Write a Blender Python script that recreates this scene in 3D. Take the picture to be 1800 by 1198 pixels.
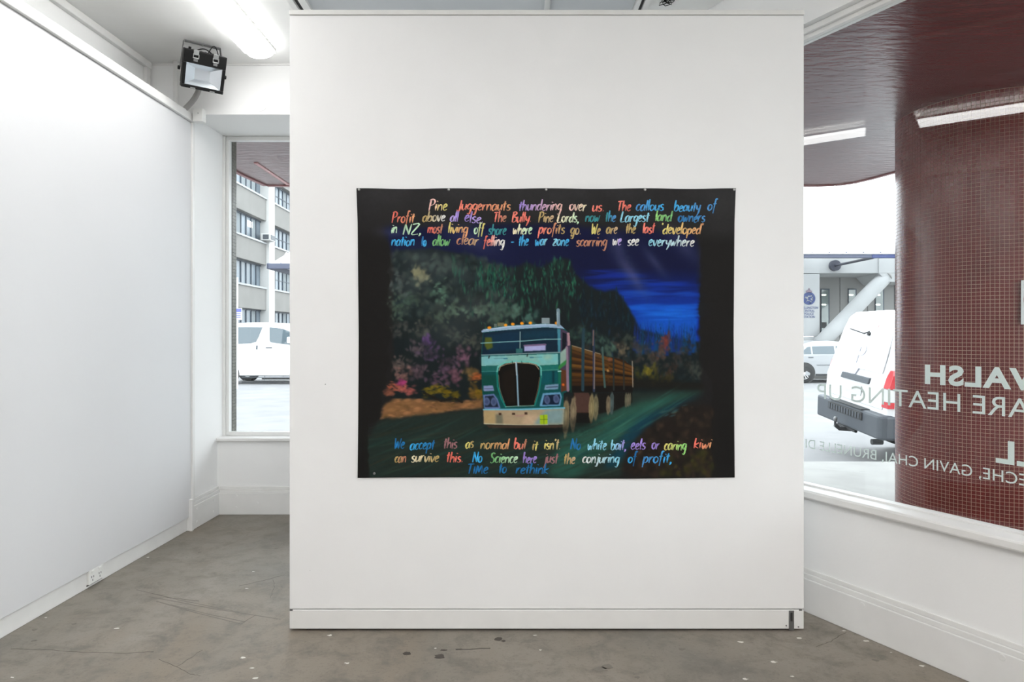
import bpy, bmesh, math, random
import numpy as np
from mathutils import Vector, Matrix

random.seed(7)
rng = np.random.default_rng(7)
for o in list(bpy.data.objects):
    bpy.data.objects.remove(o, do_unlink=True)
SC = bpy.context.scene
COL = SC.collection

# ------------------------------------------------------------------ camera, world, exposure
EYE = 1.288            # camera height (m)
F = 1200.0             # focal length in pixels of the 1800 x 1198 frame
CX, HY = 900.0, 588.0  # vanishing point of the depth axis
cam_d = bpy.data.cameras.new('camera')
cam_d.sensor_width = 36.0
cam_d.lens = 36.0 * F / 1800.0
cam_d.shift_y = -(599.0 - HY) / 1800.0
cam_d.clip_start = 0.05
cam_d.clip_end = 500
cam = bpy.data.objects.new('camera', cam_d)
COL.objects.link(cam)
cam.location = (0, 0, EYE)
cam.rotation_euler = (math.pi / 2, 0, 0)
SC.camera = cam

world = bpy.data.worlds.new('overcast_sky')
SC.world = world
world.use_nodes = True
bg = world.node_tree.nodes['Background']
bg.inputs[0].default_value = (0.90, 0.955, 1.0, 1)
bg.inputs[1].default_value = 3.0

TUBE_POWER = 9.0      # fittings along the lining wall
FILL_POWER = 15.5     # stronger unseen fittings, added to even out the light on the panel
vs = SC.view_settings
vs.view_transform = 'Standard'
vs.look = 'None'
vs.gamma = 1.0
vs.use_curve_mapping = False
vs.exposure = 0.67


def px(x, y, d):
    """photo pixel at depth d -> world point"""
    return Vector(((x - CX) / F * d, d, EYE - (y - HY) / F * d))


# ------------------------------------------------------------------ helpers
def lin(c):
    c = c / 255.0
    return c / 12.92 if c <= 0.04045 else ((c + 0.055) / 1.055) ** 2.4


def rgb(r, g, b):
    return (lin(r), lin(g), lin(b), 1.0)


class MB:
    """collects geometry and links it as one mesh object"""
    def __init__(self):
        self.v = []
        self.f = []

    def add(self, verts, faces):
        n = len(self.v)
        self.v.extend([tuple(p) for p in verts])
        self.f.extend([tuple(i + n for i in f) for f in faces])
        return self

    def prism(self, poly, off):
        """poly: list of 3-D points; off: extrusion vector"""
        n = len(poly)
        off = Vector(off)
        p = [Vector(q) for q in poly]
        self.add(p + [q + off for q in p],
                 [tuple(range(n - 1, -1, -1)), tuple(range(n, 2 * n))] +
                 [(i, (i + 1) % n, n + (i + 1) % n, n + i) for i in range(n)])
        return self

    def box(self, x0, x1, y0, y1, z0, z1):
        return self.prism([(x0, y0, z0), (x1, y0, z0), (x1, y1, z0), (x0, y1, z0)], (0, 0, z1 - z0))

    def obox(self, c, ax, ay, az, sx, sy, sz):
        """oriented box: centre, unit axes, full sizes"""
        c, ax, ay, az = Vector(c), Vector(ax) * sx / 2, Vector(ay) * sy / 2, Vector(az) * sz / 2
        return self.prism([c - ax - ay - az, c + ax - ay - az, c + ax + ay - az, c - ax + ay - az], az * 2)

    def tube(self, pts, r, seg=10, caps=True):
        pts = [Vector(p) for p in pts]
        rs = r if isinstance(r, (list, tuple)) else [r] * len(pts)
        n = len(self.v)
        prev = None
        for i, p in enumerate(pts):
            d = (pts[min(i + 1, len(pts) - 1)] - pts[max(i - 1, 0)]).normalized()
            if prev is None:
                a = d.orthogonal().normalized()
            else:
                a = (prev - d * prev.dot(d))
                a = a.normalized() if a.length > 1e-6 else d.orthogonal().normalized()
            prev = a
            b = d.cross(a)
            for k in range(seg):
                t = 2 * math.pi * k / seg
                self.v.append(tuple(p + (a * math.cos(t) + b * math.sin(t)) * rs[i]))
        for i in range(len(pts) - 1):
            for k in range(seg):
                k2 = (k + 1) % seg
                self.f.append((n + i * seg + k, n + i * seg + k2, n + (i + 1) * seg + k2, n + (i + 1) * seg + k))
        if caps:
            self.f.append(tuple(n + k for k in range(seg - 1, -1, -1)))
            m = n + (len(pts) - 1) * seg
            self.f.append(tuple(m + k for k in range(seg)))
        return self

    def disc(self, c, axis, r, h, seg=20):
        c, axis = Vector(c), Vector(axis).normalized()
        return self.tube([c, c + axis * h], r, seg)

    def build(self, name, mat, parent=None, bevel=0, smooth=False, kind=None, label=None):
        me = bpy.data.meshes.new(name)
        me.from_pydata(self.v, [], self.f)
        me.validate()
        bm = bmesh.new()
        bm.from_mesh(me)
        bmesh.ops.recalc_face_normals(bm, faces=bm.faces)
        bm.to_mesh(me)
        bm.free()
        return link(name, me, mat, parent, bevel, smooth, kind, label)


def link(name, me, mat, parent=None, bevel=0, smooth=False, kind=None, label=None):
    o = bpy.data.objects.new(name, me)
    COL.objects.link(o)
    if mat:
        me.materials.append(mat)
    if parent:
        o.parent = parent
    if smooth:
        me.polygons.foreach_set('use_smooth', [True] * len(me.polygons))
    if bevel:
        m = o.modifiers.new('bevel', 'BEVEL')
        m.width = bevel
        m.segments = 2
        m.limit_method = 'ANGLE'
        m.angle_limit = math.radians(40)
    if kind:
        o['kind'] = kind
    if label:
        o['label'] = label
    return o


def tag(o, label, cat, group=None, kind=None):
    o['label'] = label
    if cat:
        o['category'] = cat
    if group:
        o['group'] = group
    if kind:
        o['kind'] = kind
    return o


def thing(name, label, cat, loc=(0, 0, 0), group=None, rot=(0, 0, 0), kind=None):
    o = bpy.data.objects.new(name, None)
    COL.objects.link(o)
    o.location = loc
    o.rotation_euler = rot
    o.empty_display_size = 0.1
    return tag(o, label, cat, group, kind)


def struct(o, label):
    o['kind'] = 'structure'
    o['label'] = label
    return o


def sroot(name, label, loc=(0, 0, 0)):
    o = bpy.data.objects.new(name, None)
    COL.objects.link(o)
    o.location = loc
    return struct(o, label)


# ------------------------------------------------------------------ materials
MATS = {}


def mat(name, col, rough=0.5, metal=0.0, spec=0.5, noise=0.0, nscale=8.0, bump=0.0, bscale=60.0, emit=0.0, ecol=None, stretch=None, coat=0.0):
    if name in MATS:
        return MATS[name]
    m = bpy.data.materials.new(name)
    m.use_nodes = True
    nt = m.node_tree
    b = nt.nodes['Principled BSDF']
    b.inputs['Base Color'].default_value = col
    b.inputs['Roughness'].default_value = rough
    b.inputs['Metallic'].default_value = metal
    b.inputs['Specular IOR Level'].default_value = spec
    b.inputs['Coat Weight'].default_value = coat
    tc = None
    if noise or bump:
        tc = nt.nodes.new('ShaderNodeTexCoord')
        mp = nt.nodes.new('ShaderNodeMapping')
        if stretch:
            mp.inputs['Scale'].default_value = stretch
        nt.links.new(tc.outputs['Object'], mp.inputs[0])
    if noise:
        n = nt.nodes.new('ShaderNodeTexNoise')
        n.inputs['Scale'].default_value = nscale
        n.inputs['Detail'].default_value = 6
        nt.links.new(mp.outputs[0], n.inputs['Vector'])
        mr = nt.nodes.new('ShaderNodeMapRange')
        mr.inputs[1].default_value = 0.3
        mr.inputs[2].default_value = 0.7
        mr.inputs[3].default_value = 1 - noise
        mr.inputs[4].default_value = 1 + noise
        nt.links.new(n.outputs['Fac'], mr.inputs[0])
        mx = nt.nodes.new('ShaderNodeVectorMath')
        mx.operation = 'SCALE'
        mx.inputs[0].default_value = col[:3]
        nt.links.new(mr.outputs[0], mx.inputs['Scale'])
        nt.links.new(mx.outputs[0], b.inputs['Base Color'])
    if bump:
        n2 = nt.nodes.new('ShaderNodeTexNoise')
        n2.inputs['Scale'].default_value = bscale
        n2.inputs['Detail'].default_value = 4
        nt.links.new(mp.outputs[0], n2.inputs['Vector'])
        bp = nt.nodes.new('ShaderNodeBump')
        bp.inputs['Strength'].default_value = bump
        bp.inputs['Distance'].default_value = 0.01
        nt.links.new(n2.outputs['Fac'], bp.inputs['Height'])
        nt.links.new(bp.outputs[0], b.inputs['Normal'])
    if emit:
        b.inputs['Emission Color'].default_value = ecol or col
        b.inputs['Emission Strength'].default_value = emit
    MATS[name] = m
    return m


def glass_mat(name, tint=(1, 1, 1, 1), f0=0.04):
    m = bpy.data.materials.new(name)
    m.use_nodes = True
    nt = m.node_tree
    nt.nodes.clear()
    out = nt.nodes.new('ShaderNodeOutputMaterial')
    mix = nt.nodes.new('ShaderNodeMixShader')
    tr = nt.nodes.new('ShaderNodeBsdfTransparent')
    tr.inputs[0].default_value = tint
    gl = nt.nodes.new('ShaderNodeBsdfGlossy')
    gl.inputs['Roughness'].default_value = 0.0
    lw = nt.nodes.new('ShaderNodeLayerWeight')
    pw = nt.nodes.new('ShaderNodeMath')
    pw.operation = 'POWER'
    pw.inputs[1].default_value = 5
    nt.links.new(lw.outputs['Facing'], pw.inputs[0])
    mr = nt.nodes.new('ShaderNodeMapRange')
    mr.inputs[3].default_value = f0
    mr.inputs[4].default_value = 1.0
    nt.links.new(pw.outputs[0], mr.inputs[0])
    lw.inputs[0].default_value = 0.5
    nt.links.new(mr.outputs[0], mix.inputs[0])
    nt.links.new(tr.outputs[0], mix.inputs[1])
    nt.links.new(gl.outputs[0], mix.inputs[2])
    nt.links.new(mix.outputs[0], out.inputs[0])
    MATS[name] = m
    return m


M_WALL = mat('white_wall_paint', (0.87, 0.87, 0.865, 1), 0.6, spec=0.3, noise=0.012, nscale=3, bump=0.03, bscale=90)
M_LINING = mat('white_lining_board', (0.68, 0.68, 0.69, 1), 0.5, spec=0.3, noise=0.01, nscale=2)
M_PANEL = mat('white_panel_paint', (0.85, 0.85, 0.85, 1), 0.6, spec=0.3, noise=0.012, nscale=4, bump=0.02, bscale=120)
M_TRIM = mat('off_white_gloss_trim', (0.79, 0.785, 0.77, 1), 0.35, spec=0.4, noise=0.02, nscale=12)
M_CEIL = mat('ceiling_white', (0.88, 0.88, 0.865, 1), 0.7, spec=0.2, noise=0.015, nscale=5)
M_CEILGREY = mat('ceiling_grey_lining', (0.62, 0.64, 0.66, 1), 0.7, spec=0.2, noise=0.02, nscale=5)
M_WHITEPL = mat('white_plastic', (0.80, 0.80, 0.78, 1), 0.3)
M_GREYPL = mat('grey_conduit', (0.36, 0.35, 0.34, 1), 0.5)
M_DARKSLOT = mat('dark_slot', (0.03, 0.03, 0.03, 1), 0.7)
M_BLACK = mat('black_powder_coat', (0.004, 0.004, 0.004, 1), 0.4, spec=0.25, bump=0.05, bscale=300)
M_STEEL = mat('brushed_steel', (0.42, 0.42, 0.41, 1), 0.3, metal=1.0)
M_DKSTEEL = mat('dark_galvanised_steel', (0.22, 0.22, 0.22, 1), 0.45, metal=0.8)
M_MIRROR = mat('reflector_aluminium', (0.86, 0.88, 0.90, 1), 0.22, metal=1.0)
M_LEDPLATE = mat('led_plate', (0.42, 0.43, 0.44, 1), 0.5)
M_TUBE = mat('lit_diffuser', (0.9, 0.9, 0.88, 1), 0.4, emit=TUBE_POWER, ecol=(1.0, 0.995, 0.985, 1))
M_FILLTUBE = mat('lit_diffuser_fill', (0.9, 0.9, 0.88, 1), 0.4, emit=FILL_POWER, ecol=(1.0, 0.985, 0.965, 1))
M_GLASS = glass_mat('window_glass', (0.97, 0.985, 0.98, 1), 0.03)
M_LENS = glass_mat('lens_glass', (0.98, 0.99, 1, 1), 0.03)
M_VINYL = mat('white_vinyl_film', (0.76, 0.83, 0.82, 1), 0.55, spec=0.2)
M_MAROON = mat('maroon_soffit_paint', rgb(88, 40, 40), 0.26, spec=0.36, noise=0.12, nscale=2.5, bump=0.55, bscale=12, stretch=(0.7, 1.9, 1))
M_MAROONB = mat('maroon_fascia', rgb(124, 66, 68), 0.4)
M_TILE = mat('maroon_mosaic_tile', rgb(92, 20, 17), 0.22, spec=0.22, noise=0.16, nscale=4)
M_GROUT = mat('pale_grout', rgb(190, 163, 143), 0.85)
M_TILEG = mat('grey_green_mosaic_tile', rgb(96, 95, 85), 0.4, noise=0.3, nscale=30)
M_GROUTG = mat('dark_grout', rgb(48, 47, 43), 0.9)
M_FOOT = mat('concrete_footpath', (0.30, 0.30, 0.29, 1), 0.8, noise=0.12, nscale=2.5)
M_ROAD = mat('asphalt', (0.205, 0.205, 0.21, 1), 0.75, noise=0.14, nscale=1.5, bump=0.2, bscale=80)
M_ROADLINE = mat('road_paint', (0.7, 0.7, 0.7, 1), 0.6)
M_CARWHITE = mat('white_car_paint', (0.82, 0.83, 0.84, 1), 0.25, coat=0.6)
M_CARSILV = mat('silver_car_paint', (0.30, 0.31, 0.32, 1), 0.3, metal=0.1, coat=0.5)
M_CARGLASS = mat('tinted_car_glass', rgb(70, 84, 92), 0.05, spec=0.8)
M_TYRE = mat('tyre_rubber', (0.02, 0.02, 0.021, 1), 0.8)
M_RIM = mat('alloy_rim', (0.6, 0.6, 0.6, 1), 0.3, metal=0.8)
M_BUMPER = mat('grey_bumper_plastic', rgb(66, 72, 79), 0.5)
M_BUMPERD = mat('dark_bumper_plastic', rgb(38, 40, 42), 0.6)
M_TAILRED = mat('red_tail_lens', rgb(190, 18, 34), 0.12, spec=0.7, coat=0.5)
M_TAILCLR = mat('clear_tail_lens', rgb(205, 205, 205), 0.1, coat=0.5)
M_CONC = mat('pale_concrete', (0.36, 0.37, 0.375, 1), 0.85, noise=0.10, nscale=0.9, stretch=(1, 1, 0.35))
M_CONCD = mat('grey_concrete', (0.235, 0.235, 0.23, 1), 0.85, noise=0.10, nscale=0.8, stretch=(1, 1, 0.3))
M_CONCW = mat('white_concrete', (0.52, 0.52, 0.51, 1), 0.8, noise=0.05, nscale=0.8)
M_SPANDREL = mat('ribbed_grey_spandrel', (0.20, 0.195, 0.185, 1), 0.9, noise=0.08, nscale=1.0)
M_FRAMEB = mat('blue_grey_window_frame', rgb(62, 72, 84), 0.5)
M_BLUE = mat('blue_fascia', rgb(28, 46, 100), 0.4)
M_STEELB = mat('dark_blue_steel', rgb(52, 55, 68), 0.5)
M_FASCIAG = mat('grey_blue_gutter', rgb(66, 72, 92), 0.5)
M_AWNING = mat('white_awning_sheet', (0.75, 0.77, 0.80, 1), 0.4)
M_OFFICEG = mat('office_glass', rgb(96, 108, 118), 0.3, spec=0.4, noise=0.35, nscale=0.5)
M_BLIND = mat('pale_blind', rgb(120, 128, 132), 0.7)
M_OFFICELIT = mat('office_light', (0.9, 0.9, 0.85, 1), 0.5, emit=2.0, ecol=(1, 0.97, 0.9, 1))
M_CREST = mat('blue_crest_enamel', rgb(44, 62, 112), 0.5)
M_CRESTR = mat('red_grey_crown', rgb(120, 104, 118), 0.5)
M_SIGNW = mat('sign_white', (0.55, 0.56, 0.55, 1), 0.5)
M_SIGNR = mat('sign_red', rgb(176, 24, 30), 0.5)
M_SIGNB = mat('sign_blue', rgb(86, 92, 190), 0.5)
M_STAIN = mat('dark_floor_stain', rgb(72, 66, 60), 0.7, noise=0.25, nscale=60)
M_SCUFF = mat('grey_scuff', rgb(118, 112, 104), 0.7)
M_CRACK = mat('floor_crack', rgb(92, 86, 79), 0.9)
M_FLECK = mat('white_paint_fleck', rgb(214, 210, 202), 0.7)
M_GOLD = mat('tow_brass', rgb(190, 160, 90), 0.4, metal=0.7)
M_DECAL = mat('pale_lilac_decal', (0.66, 0.67, 0.80, 1), 0.5)


def floor_material():
    m = bpy.data.materials.new('worn_concrete_floor')
    m.use_nodes = True
    nt = m.node_tree
    b = nt.nodes['Principled BSDF']
    tc = nt.nodes.new('ShaderNodeTexCoord')

    def noise(scale, detail, rough=0.6, dist=0.0, stretch=None):
        n = nt.nodes.new('ShaderNodeTexNoise')
        n.inputs['Scale'].default_value = scale
        n.inputs['Detail'].default_value = detail
        n.inputs['Roughness'].default_value = rough
        n.inputs['Distortion'].default_value = dist
        src = tc.outputs['Object']
        if stretch:
            mp = nt.nodes.new('ShaderNodeMapping')
            mp.inputs['Scale'].default_value = stretch
            mp.inputs['Rotation'].default_value = (0, 0, 0.5)
            nt.links.new(src, mp.inputs[0])
            src = mp.outputs[0]
        nt.links.new(src, n.inputs['Vector'])
        return n.outputs['Fac']

    def ramp(src, stops):
        r = nt.nodes.new('ShaderNodeValToRGB')
        e = r.color_ramp.elements
        e[0].position, e[0].color = stops[0]
        e[1].position, e[1].color = stops[-1]
        for p, c in stops[1:-1]:
            k = e.new(p)
            k.color = c
        nt.links.new(src, r.inputs[0])
        return r.outputs[0]

    def mix(a, bb, fac, mode='MIX'):
        x = nt.nodes.new('ShaderNodeMix')
        x.data_type = 'RGBA'
        x.blend_type = mode
        for sock, val in ((x.inputs[6], a), (x.inputs[7], bb)):
            if isinstance(val, tuple):
                sock.default_value = val
            else:
                nt.links.new(val, sock)
        if isinstance(fac, float):
            x.inputs[0].default_value = fac
        else:
            nt.links.new(fac, x.inputs[0])
        return x.outputs[2]

    big = ramp(noise(1.1, 4, 0.55, 0.4), [(0.3, rgb(115, 112, 106)), (0.48, rgb(132, 125, 115)), (0.7, rgb(145, 137, 127))])
    warm = mix(big, rgb(132, 119, 103), ramp(noise(0.9, 3, 0.5, 0.8, (1.6, 0.6, 1)), [(0.5, (0, 0, 0, 1)), (0.72, (.75, .75, .75, 1))]))
    mott = mix(warm, rgb(107, 102, 94), ramp(noise(7, 8, 0.72, 0.3), [(0.46, (0, 0, 0, 1)), (0.66, (.85, .85, .85, 1))]))
    grain = mix(mott, rgb(90, 85, 78), ramp(noise(70, 3, 0.7), [(0.56, (0, 0, 0, 1)), (0.74, (.55, .55, .55, 1))]))
    pale = mix(grain, rgb(155, 152, 143), ramp(noise(26, 5, 0.75, 0.2), [(0.62, (0, 0, 0, 1)), (0.8, (.6, .6, .6, 1))]))
    nt.links.new(pale, b.inputs['Base Color'])
    rr = nt.nodes.new('ShaderNodeMapRange')
    rr.inputs[3].default_value = 0.42
    rr.inputs[4].default_value = 0.62
    nt.links.new(noise(5, 4), rr.inputs[0])
    nt.links.new(rr.outputs[0], b.inputs['Roughness'])
    b.inputs['Specular IOR Level'].default_value = 0.35
    bp = nt.nodes.new('ShaderNodeBump')
    bp.inputs['Strength'].default_value = 0.12
    bp.inputs['Distance'].default_value = 0.004
    nt.links.new(noise(35, 6, 0.7), bp.inputs['Height'])
    nt.links.new(bp.outputs[0], b.inputs['Normal'])
    return m


M_FLOOR = floor_material()

# ------------------------------------------------------------------ right (angled) wall frame
P0 = Vector((1.359, 3.183, 0))
_t = Vector((621.0, -1200.0, 0)).normalized()        # towards the camera along the wall
_n = Vector((-_t.y, _t.x, 0))                         # outwards to the street
if _n.x < 0:
    _n = -_n


def W(s, off, z):
    p = P0 + _t * s + _n * off
    return Vector((p.x, p.y, z))


def wbox(mb, s0, s1, o0, o1, z0, z1):
    return mb.prism([W(s0, o0, z0), W(s1, o0, z0), W(s1, o1, z0), W(s0, o1, z0)], (0, 0, z1 - z0))


def on_wall(x, y, off):
    """photo pixel -> (s, z) on the plane parallel to the right wall at offset off"""
    k = (x - CX) / F
    a = P0 + _n * off
    # (k*d - a.x, d - a.y) parallel to t
    d = (a.x * _t.y - a.y * _t.x) / (k * _t.y - _t.x)
    p = Vector((k * d, d, 0))
    return (p - a).dot(_t), EYE - (y - HY) / F * d


CEIL = 3.08
HEAD = 2.745
YB = 4.89                                   # skirting face of the window wall
S_CORNER = -(5.06 - P0.y) / abs(_t.y)
S_END = 4.6


def xl(y):
    """face of the left lining board at depth y"""
    return -2.1225 + 0.0203 * (y - 4.524)


def xu(y):
    return -2.403 + 0.0203 * (y - 4.524)


LDIR = Vector((0.0203, 1, 0)).normalized()
LN = Vector((LDIR.y, -LDIR.x, 0))           # from the left wall into the room


def lbox(mb, y0, y1, o0, o1, z0, z1, fx=xl):
    """box along the left wall: offset o is into the room"""
    a, b = Vector((fx(y0), y0, z0)), Vector((fx(y1), y1, z0))
    return mb.prism([a + LN * o0, b + LN * o0, b + LN * o1, a + LN * o1], (0, 0, z1 - z0))


YREAR = -7.6
pe = W(S_END, 0.02, 0)
# ------------------------------------------------------------------ floor, ceiling, walls
floor = MB().prism([(-2.55, YREAR, -0.09), (pe.x, YREAR, -0.09), (pe.x, pe.y, -0.09),
                    tuple(W(S_CORNER, 0.02, -0.09)), (-2.55, 5.0, -0.09)], (0, 0, 0.09)).build('floor', M_FLOOR)
struct(floor, 'worn grey-brown bare concrete floor with cracks and paint flecks')
ceil = MB().prism([(-2.55, YREAR, CEIL), (pe.x + .2, YREAR, CEIL), (pe.x + .2, pe.y, CEIL),
                   tuple(W(S_CORNER, 0.2, CEIL)), (-2.55, 5.2, CEIL)], (0, 0, 0.08)).build('ceiling', M_CEIL)
struct(ceil, 'off-white painted ceiling above the tube lights')
# grey lined field of ceiling between the two tracks, with its edge tracks
MB().box(-1.10, 0.66, YREAR + .1, 4.5, CEIL - 0.004, CEIL).build('ceiling_panel', M_CEILGREY, ceil)
for x, w in ((-1.145, 0.05), (0.70, 0.036)):
    tr = MB().box(x - w, x - w * .35, YREAR + .1, 4.5, CEIL - 0.022, CEIL).box(x + w * .2, x + w, YREAR + .1, 4.5, CEIL - 0.022, CEIL).build('ceiling_track', M_TRIM, ceil)
    MB().box(x - w * .35, x + w * .2, YREAR + .1, 4.5, CEIL - 0.006, CEIL).build('track_slot', M_DARKSLOT, tr)
MB().tube([(0.19, YREAR + .1, CEIL - 0.018), (0.19, 4.5, CEIL - 0.018)], 0.016, 12).build('conduit', M_WHITEPL, ceil, smooth=True)

wl = lbox(MB(), YREAR, 4.60, -0.12, 0.0, 0, CEIL, xu).build('wall_left', M_WALL)
struct(wl, 'painted white wall rising behind the lining boards up to the ceiling')
lbox(MB(), YREAR, 4.50, 0.0, 0.03, CEIL - 0.045, CEIL, xu).build('cornice_batten', M_TRIM, wl, bevel=0.004)
MB().box(xu(4.5) - 0.0, xu(4.5) + 0.022, 4.45, 4.50, 2.7, CEIL - 0.045).build('corner_batten', M_TRIM, wl)

lin_root = lbox(MB(), YREAR, 4.52, -0.06, 0.0, 0.088, 2.69).build('wall_left_lining', M_LINING, bevel=0.003)
struct(lin_root, 'smooth white lining board covering the long side wall')
lbox(MB(), YREAR, 4.53, -0.06, 0.02, 2.692, 2.745).build('top_rail', M_TRIM, lin_root, bevel=0.004)
lbox(MB(), YREAR, 4.52, -0.06, -0.012, 0.0, 0.087).build('baseboard_left', M_TRIM, None, bevel=0.003)
struct(bpy.data.objects['baseboard_left'], 'low off-white kickboard recessed under the lining board')
lbox(MB(), 4.515, 4.545, -0.05, 0.012, 0.20, 2.70).build('edge_batten', M_TRIM, lin_root, bevel=0.003)

ret = lbox(MB(), 4.545, 5.06, -0.25, -0.004, 0.0, HEAD).build('wall_return', M_WALL)
struct(ret, 'short white wall return between lining board and street window')
bbr = lbox(MB(), 4.50, 4.91, -0.004, 0.018, 0.0, 0.155)
lbox(bbr, 4.50, 4.91, -0.004, 0.012, 0.155, 0.178)
lbox(bbr, 4.50, 4.91, -0.004, 0.006, 0.178, 0.20)
bbr = bbr.build('baseboard_return', M_TRIM, bevel=0.003)
struct(bbr, 'moulded skirting on the short wall return')
lbox(MB(), 4.485, 4.51, -0.02, 0.022, 0.0, 0.205).build('end_block', M_TRIM, bbr, bevel=0.002)

XC = W(S_CORNER, 0.02, 0).x
wb = MB().box(-2.2, XC + .12, YB + 0.02, 5.12, 0, 0.525).build('wall_back', M_WALL)
struct(wb, 'low white wall under the street window behind the display panel')
bb = MB().box(-2.10, XC, YB, YB + 0.02, 0, 0.155)
bb.box(-2.10, XC, YB + .006, YB + 0.02, 0.155, 0.178).box(-2.10, XC, YB + .012, YB + 0.02, 0.178, 0.20)
bb = bb.build('baseboard_back', M_TRIM, bevel=0.003)
struct(bb, 'moulded skirting under the street window')
bk = MB().box(-2.52, XC + .1, 4.52, 5.14, HEAD, CEIL).build('wall_bulkhead', M_WALL)
struct(bk, 'white bulkhead over the street window')
MB().box(-2.42, XC, 4.508, 4.52, CEIL - 0.012, CEIL).build('cornice_batten', M_TRIM, bk, bevel=0.003)
MB().disc(px(459, 186, 4.52), (0, -1, 0), 0.035, 0.004, 24).build('blank_cover', M_WALL, bk)

wr = wbox(MB(), S_CORNER, S_END, 0.02, 0.16, 0, 0.53)
wr = wr.build('wall_right', M_WALL)
struct(wr, 'low white wall under the angled shop window')
wru = wbox(MB(), S_CORNER - .1, S_END, 0.02, 0.135, HEAD, CEIL).build('wall_right_upper', M_WALL)
struct(wru, 'white wall strip above the angled shop window')
wrs = wbox(MB(), 2.6, S_END, 0.02, 0.16, 0.53, HEAD).build('wall_right_end', M_WALL)
struct(wrs, 'white wall beyond the end of the angled shop window')
bbx = wbox(MB(), S_CORNER, S_END, 0.0, 0.02, 0, 0.155)
wbox(bbx, S_CORNER, S_END, 0.006, 0.02, 0.155, 0.178)
wbox(bbx, S_CORNER, S_END, 0.012, 0.02, 0.178, 0.20)
bbx = bbx.build('baseboard_right', M_TRIM, bevel=0.003)
struct(bbx, 'moulded skirting with plugged screw heads under the angled window')
wr2 = MB().box(pe.x, pe.x + .12, YREAR, pe.y, 0, CEIL).build('wall_side', M_WALL)
struct(wr2, 'white side wall of the room')
wrr = MB().box(-2.6, pe.x + .12, YREAR - .12, YREAR, 0, CEIL).build('wall_rear', M_WALL)
struct(wrr, 'white rear wall of the room')

# screw caps on the skirtings
for (x, y) in ((1516, 1063), (1762, 1155)):
    s, z = on_wall(x, y, 0.0)
    MB().disc(W(s, 0.001, z), -_n, 0.011, 0.004, 16).build('screw_cap', M_TRIM, bbx, bevel=0.001)
for (x, y) in ((415, 871), (415, 892), (452, 884)):
    MB().disc(px(x, y, YB), (0, -1, 0), 0.009, 0.004, 14).build('screw_cap', M_TRIM, bb)
for (yy, z) in ((4.56, 0.125), (4.80, 0.13), (4.56, 0.04), (4.80, 0.045)):
    MB().disc((xl(yy) + 0.017, yy, z), (1, 0, 0), 0.009, 0.004, 14).build('screw_cap', M_TRIM, bbr)

# floor marks ------------------------------------------------------------
def gp(x, y):
    d = EYE * F / (y - HY)
    return Vector(((x - CX) / F * d, d, 0.0))


def blot(name, x, y, rx, ry, m, seg=14, jag=0.2, h=0.0008):
    c = gp(x, y)
    pts = []
    for k in range(seg):
        a = 2 * math.pi * k / seg
        q = 1 + random.uniform(-jag, jag)
        pts.append((c.x + math.cos(a) * rx * q, c.y + math.sin(a) * ry * q, 0.0))
    return MB().prism(pts, (0, 0, h)).build(name, m, floor)


for x, y, rx, ry in ((715, 1148, .017, .016), (773, 1153.5, .02, .02), (876, 1122.5, .018, .017), (780, 1142, .013, .006),
                     (885, 1126, .009, .008), (1055, 1176, .028, .018), (1068, 1171, .02, .02)):
    blot('stain', x, y, rx, ry, M_STAIN if y < 1160 else M_SCUFF)


def ribbon(name, pts, w, m, h=0.0006):
    mb = MB()
    g = [gp(*p) for p in pts]
    for i in range(len(g) - 1):
        d = (g[i + 1] - g[i])
        nn = Vector((-d.y, d.x, 0)).normalized() * w * 0.5 * random.uniform(.6, 1.2)
        mb.prism([g[i] - nn, g[i + 1] - nn, g[i + 1] + nn, g[i] + nn], (0, 0, h))
    return mb.build(name, m, floor)


ribbon('streak', [(801, 1141), (812, 1140.5), (825, 1141), (845, 1139), (862, 1139)], 0.008, M_STAIN)


def crk(pts, w=0.0014):
    out = []
    for a, b in zip(pts[:-1], pts[1:]):
        n = 5
        for k in range(n):
            t = k / n
            out.append((a[0] + (b[0] - a[0]) * t + random.uniform(-1.5, 1.5), a[1] + (b[1] - a[1]) * t + random.uniform(-.8, .8)))
    out.append(pts[-1])
    ribbon('crack', out, w, M_CRACK)


crk([(20, 1140), (75, 1141), (150, 1146), (215, 1148), (270, 1145)])
crk([(280, 1158), (310, 1171), (335, 1184), (352, 1187)])
crk([(310, 1171), (356, 1142)])
crk([(265, 1042), (300, 1050), (350, 1056)], .0018)
crk([(420, 1030), (470, 1018), (500, 1010)])
crk([(480, 1018), (482, 1035), (475, 1050)])
crk([(425, 1096), (450, 1080)], .0018)
crk([(1486, 1111), (1460, 1127), (1435, 1136)])
for a, b in (((262, 1048), (488, 1087)), ((275, 1056), (424, 1096)), ((300, 1062), (430, 1092)), ((240, 1036), (420, 1075))):
    ribbon('scuff', [a, ((a[0] + b[0]) / 2, (a[1] + b[1]) / 2 + 1.5), b], 0.006, M_SCUFF, 0.0005)
for x, y in ((81, 1085), (22, 1190), (445, 1004), (433, 1034), (337, 933), (1484, 1108), (1523, 1126), (1566, 1146), (1621, 1170),
             (1361, 1163), (1405, 1121), (1393, 1188), (1311, 1193), (428, 1155), (443, 1174), (449, 1191), (260, 979),
             (765, 1139), (580, 1116), (940, 1116), (610, 1165), (1303, 1128), (950, 1142), (205, 1104)):
    r = random.uniform(.004, .010)
    blot('paint_fleck', x, y, r * 1.4, r * .8, M_FLECK, 8, 0.5)
for x, y in ((130, 1096), (60, 1106), (350, 970), (60, 1125), (487, 963), (1200, 1140), (1120, 1190), (1540, 1160)):
    blot('stain', x, y, random.uniform(.008, .015), random.uniform(.005, .01), M_SCUFF, 10, 0.4)

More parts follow.
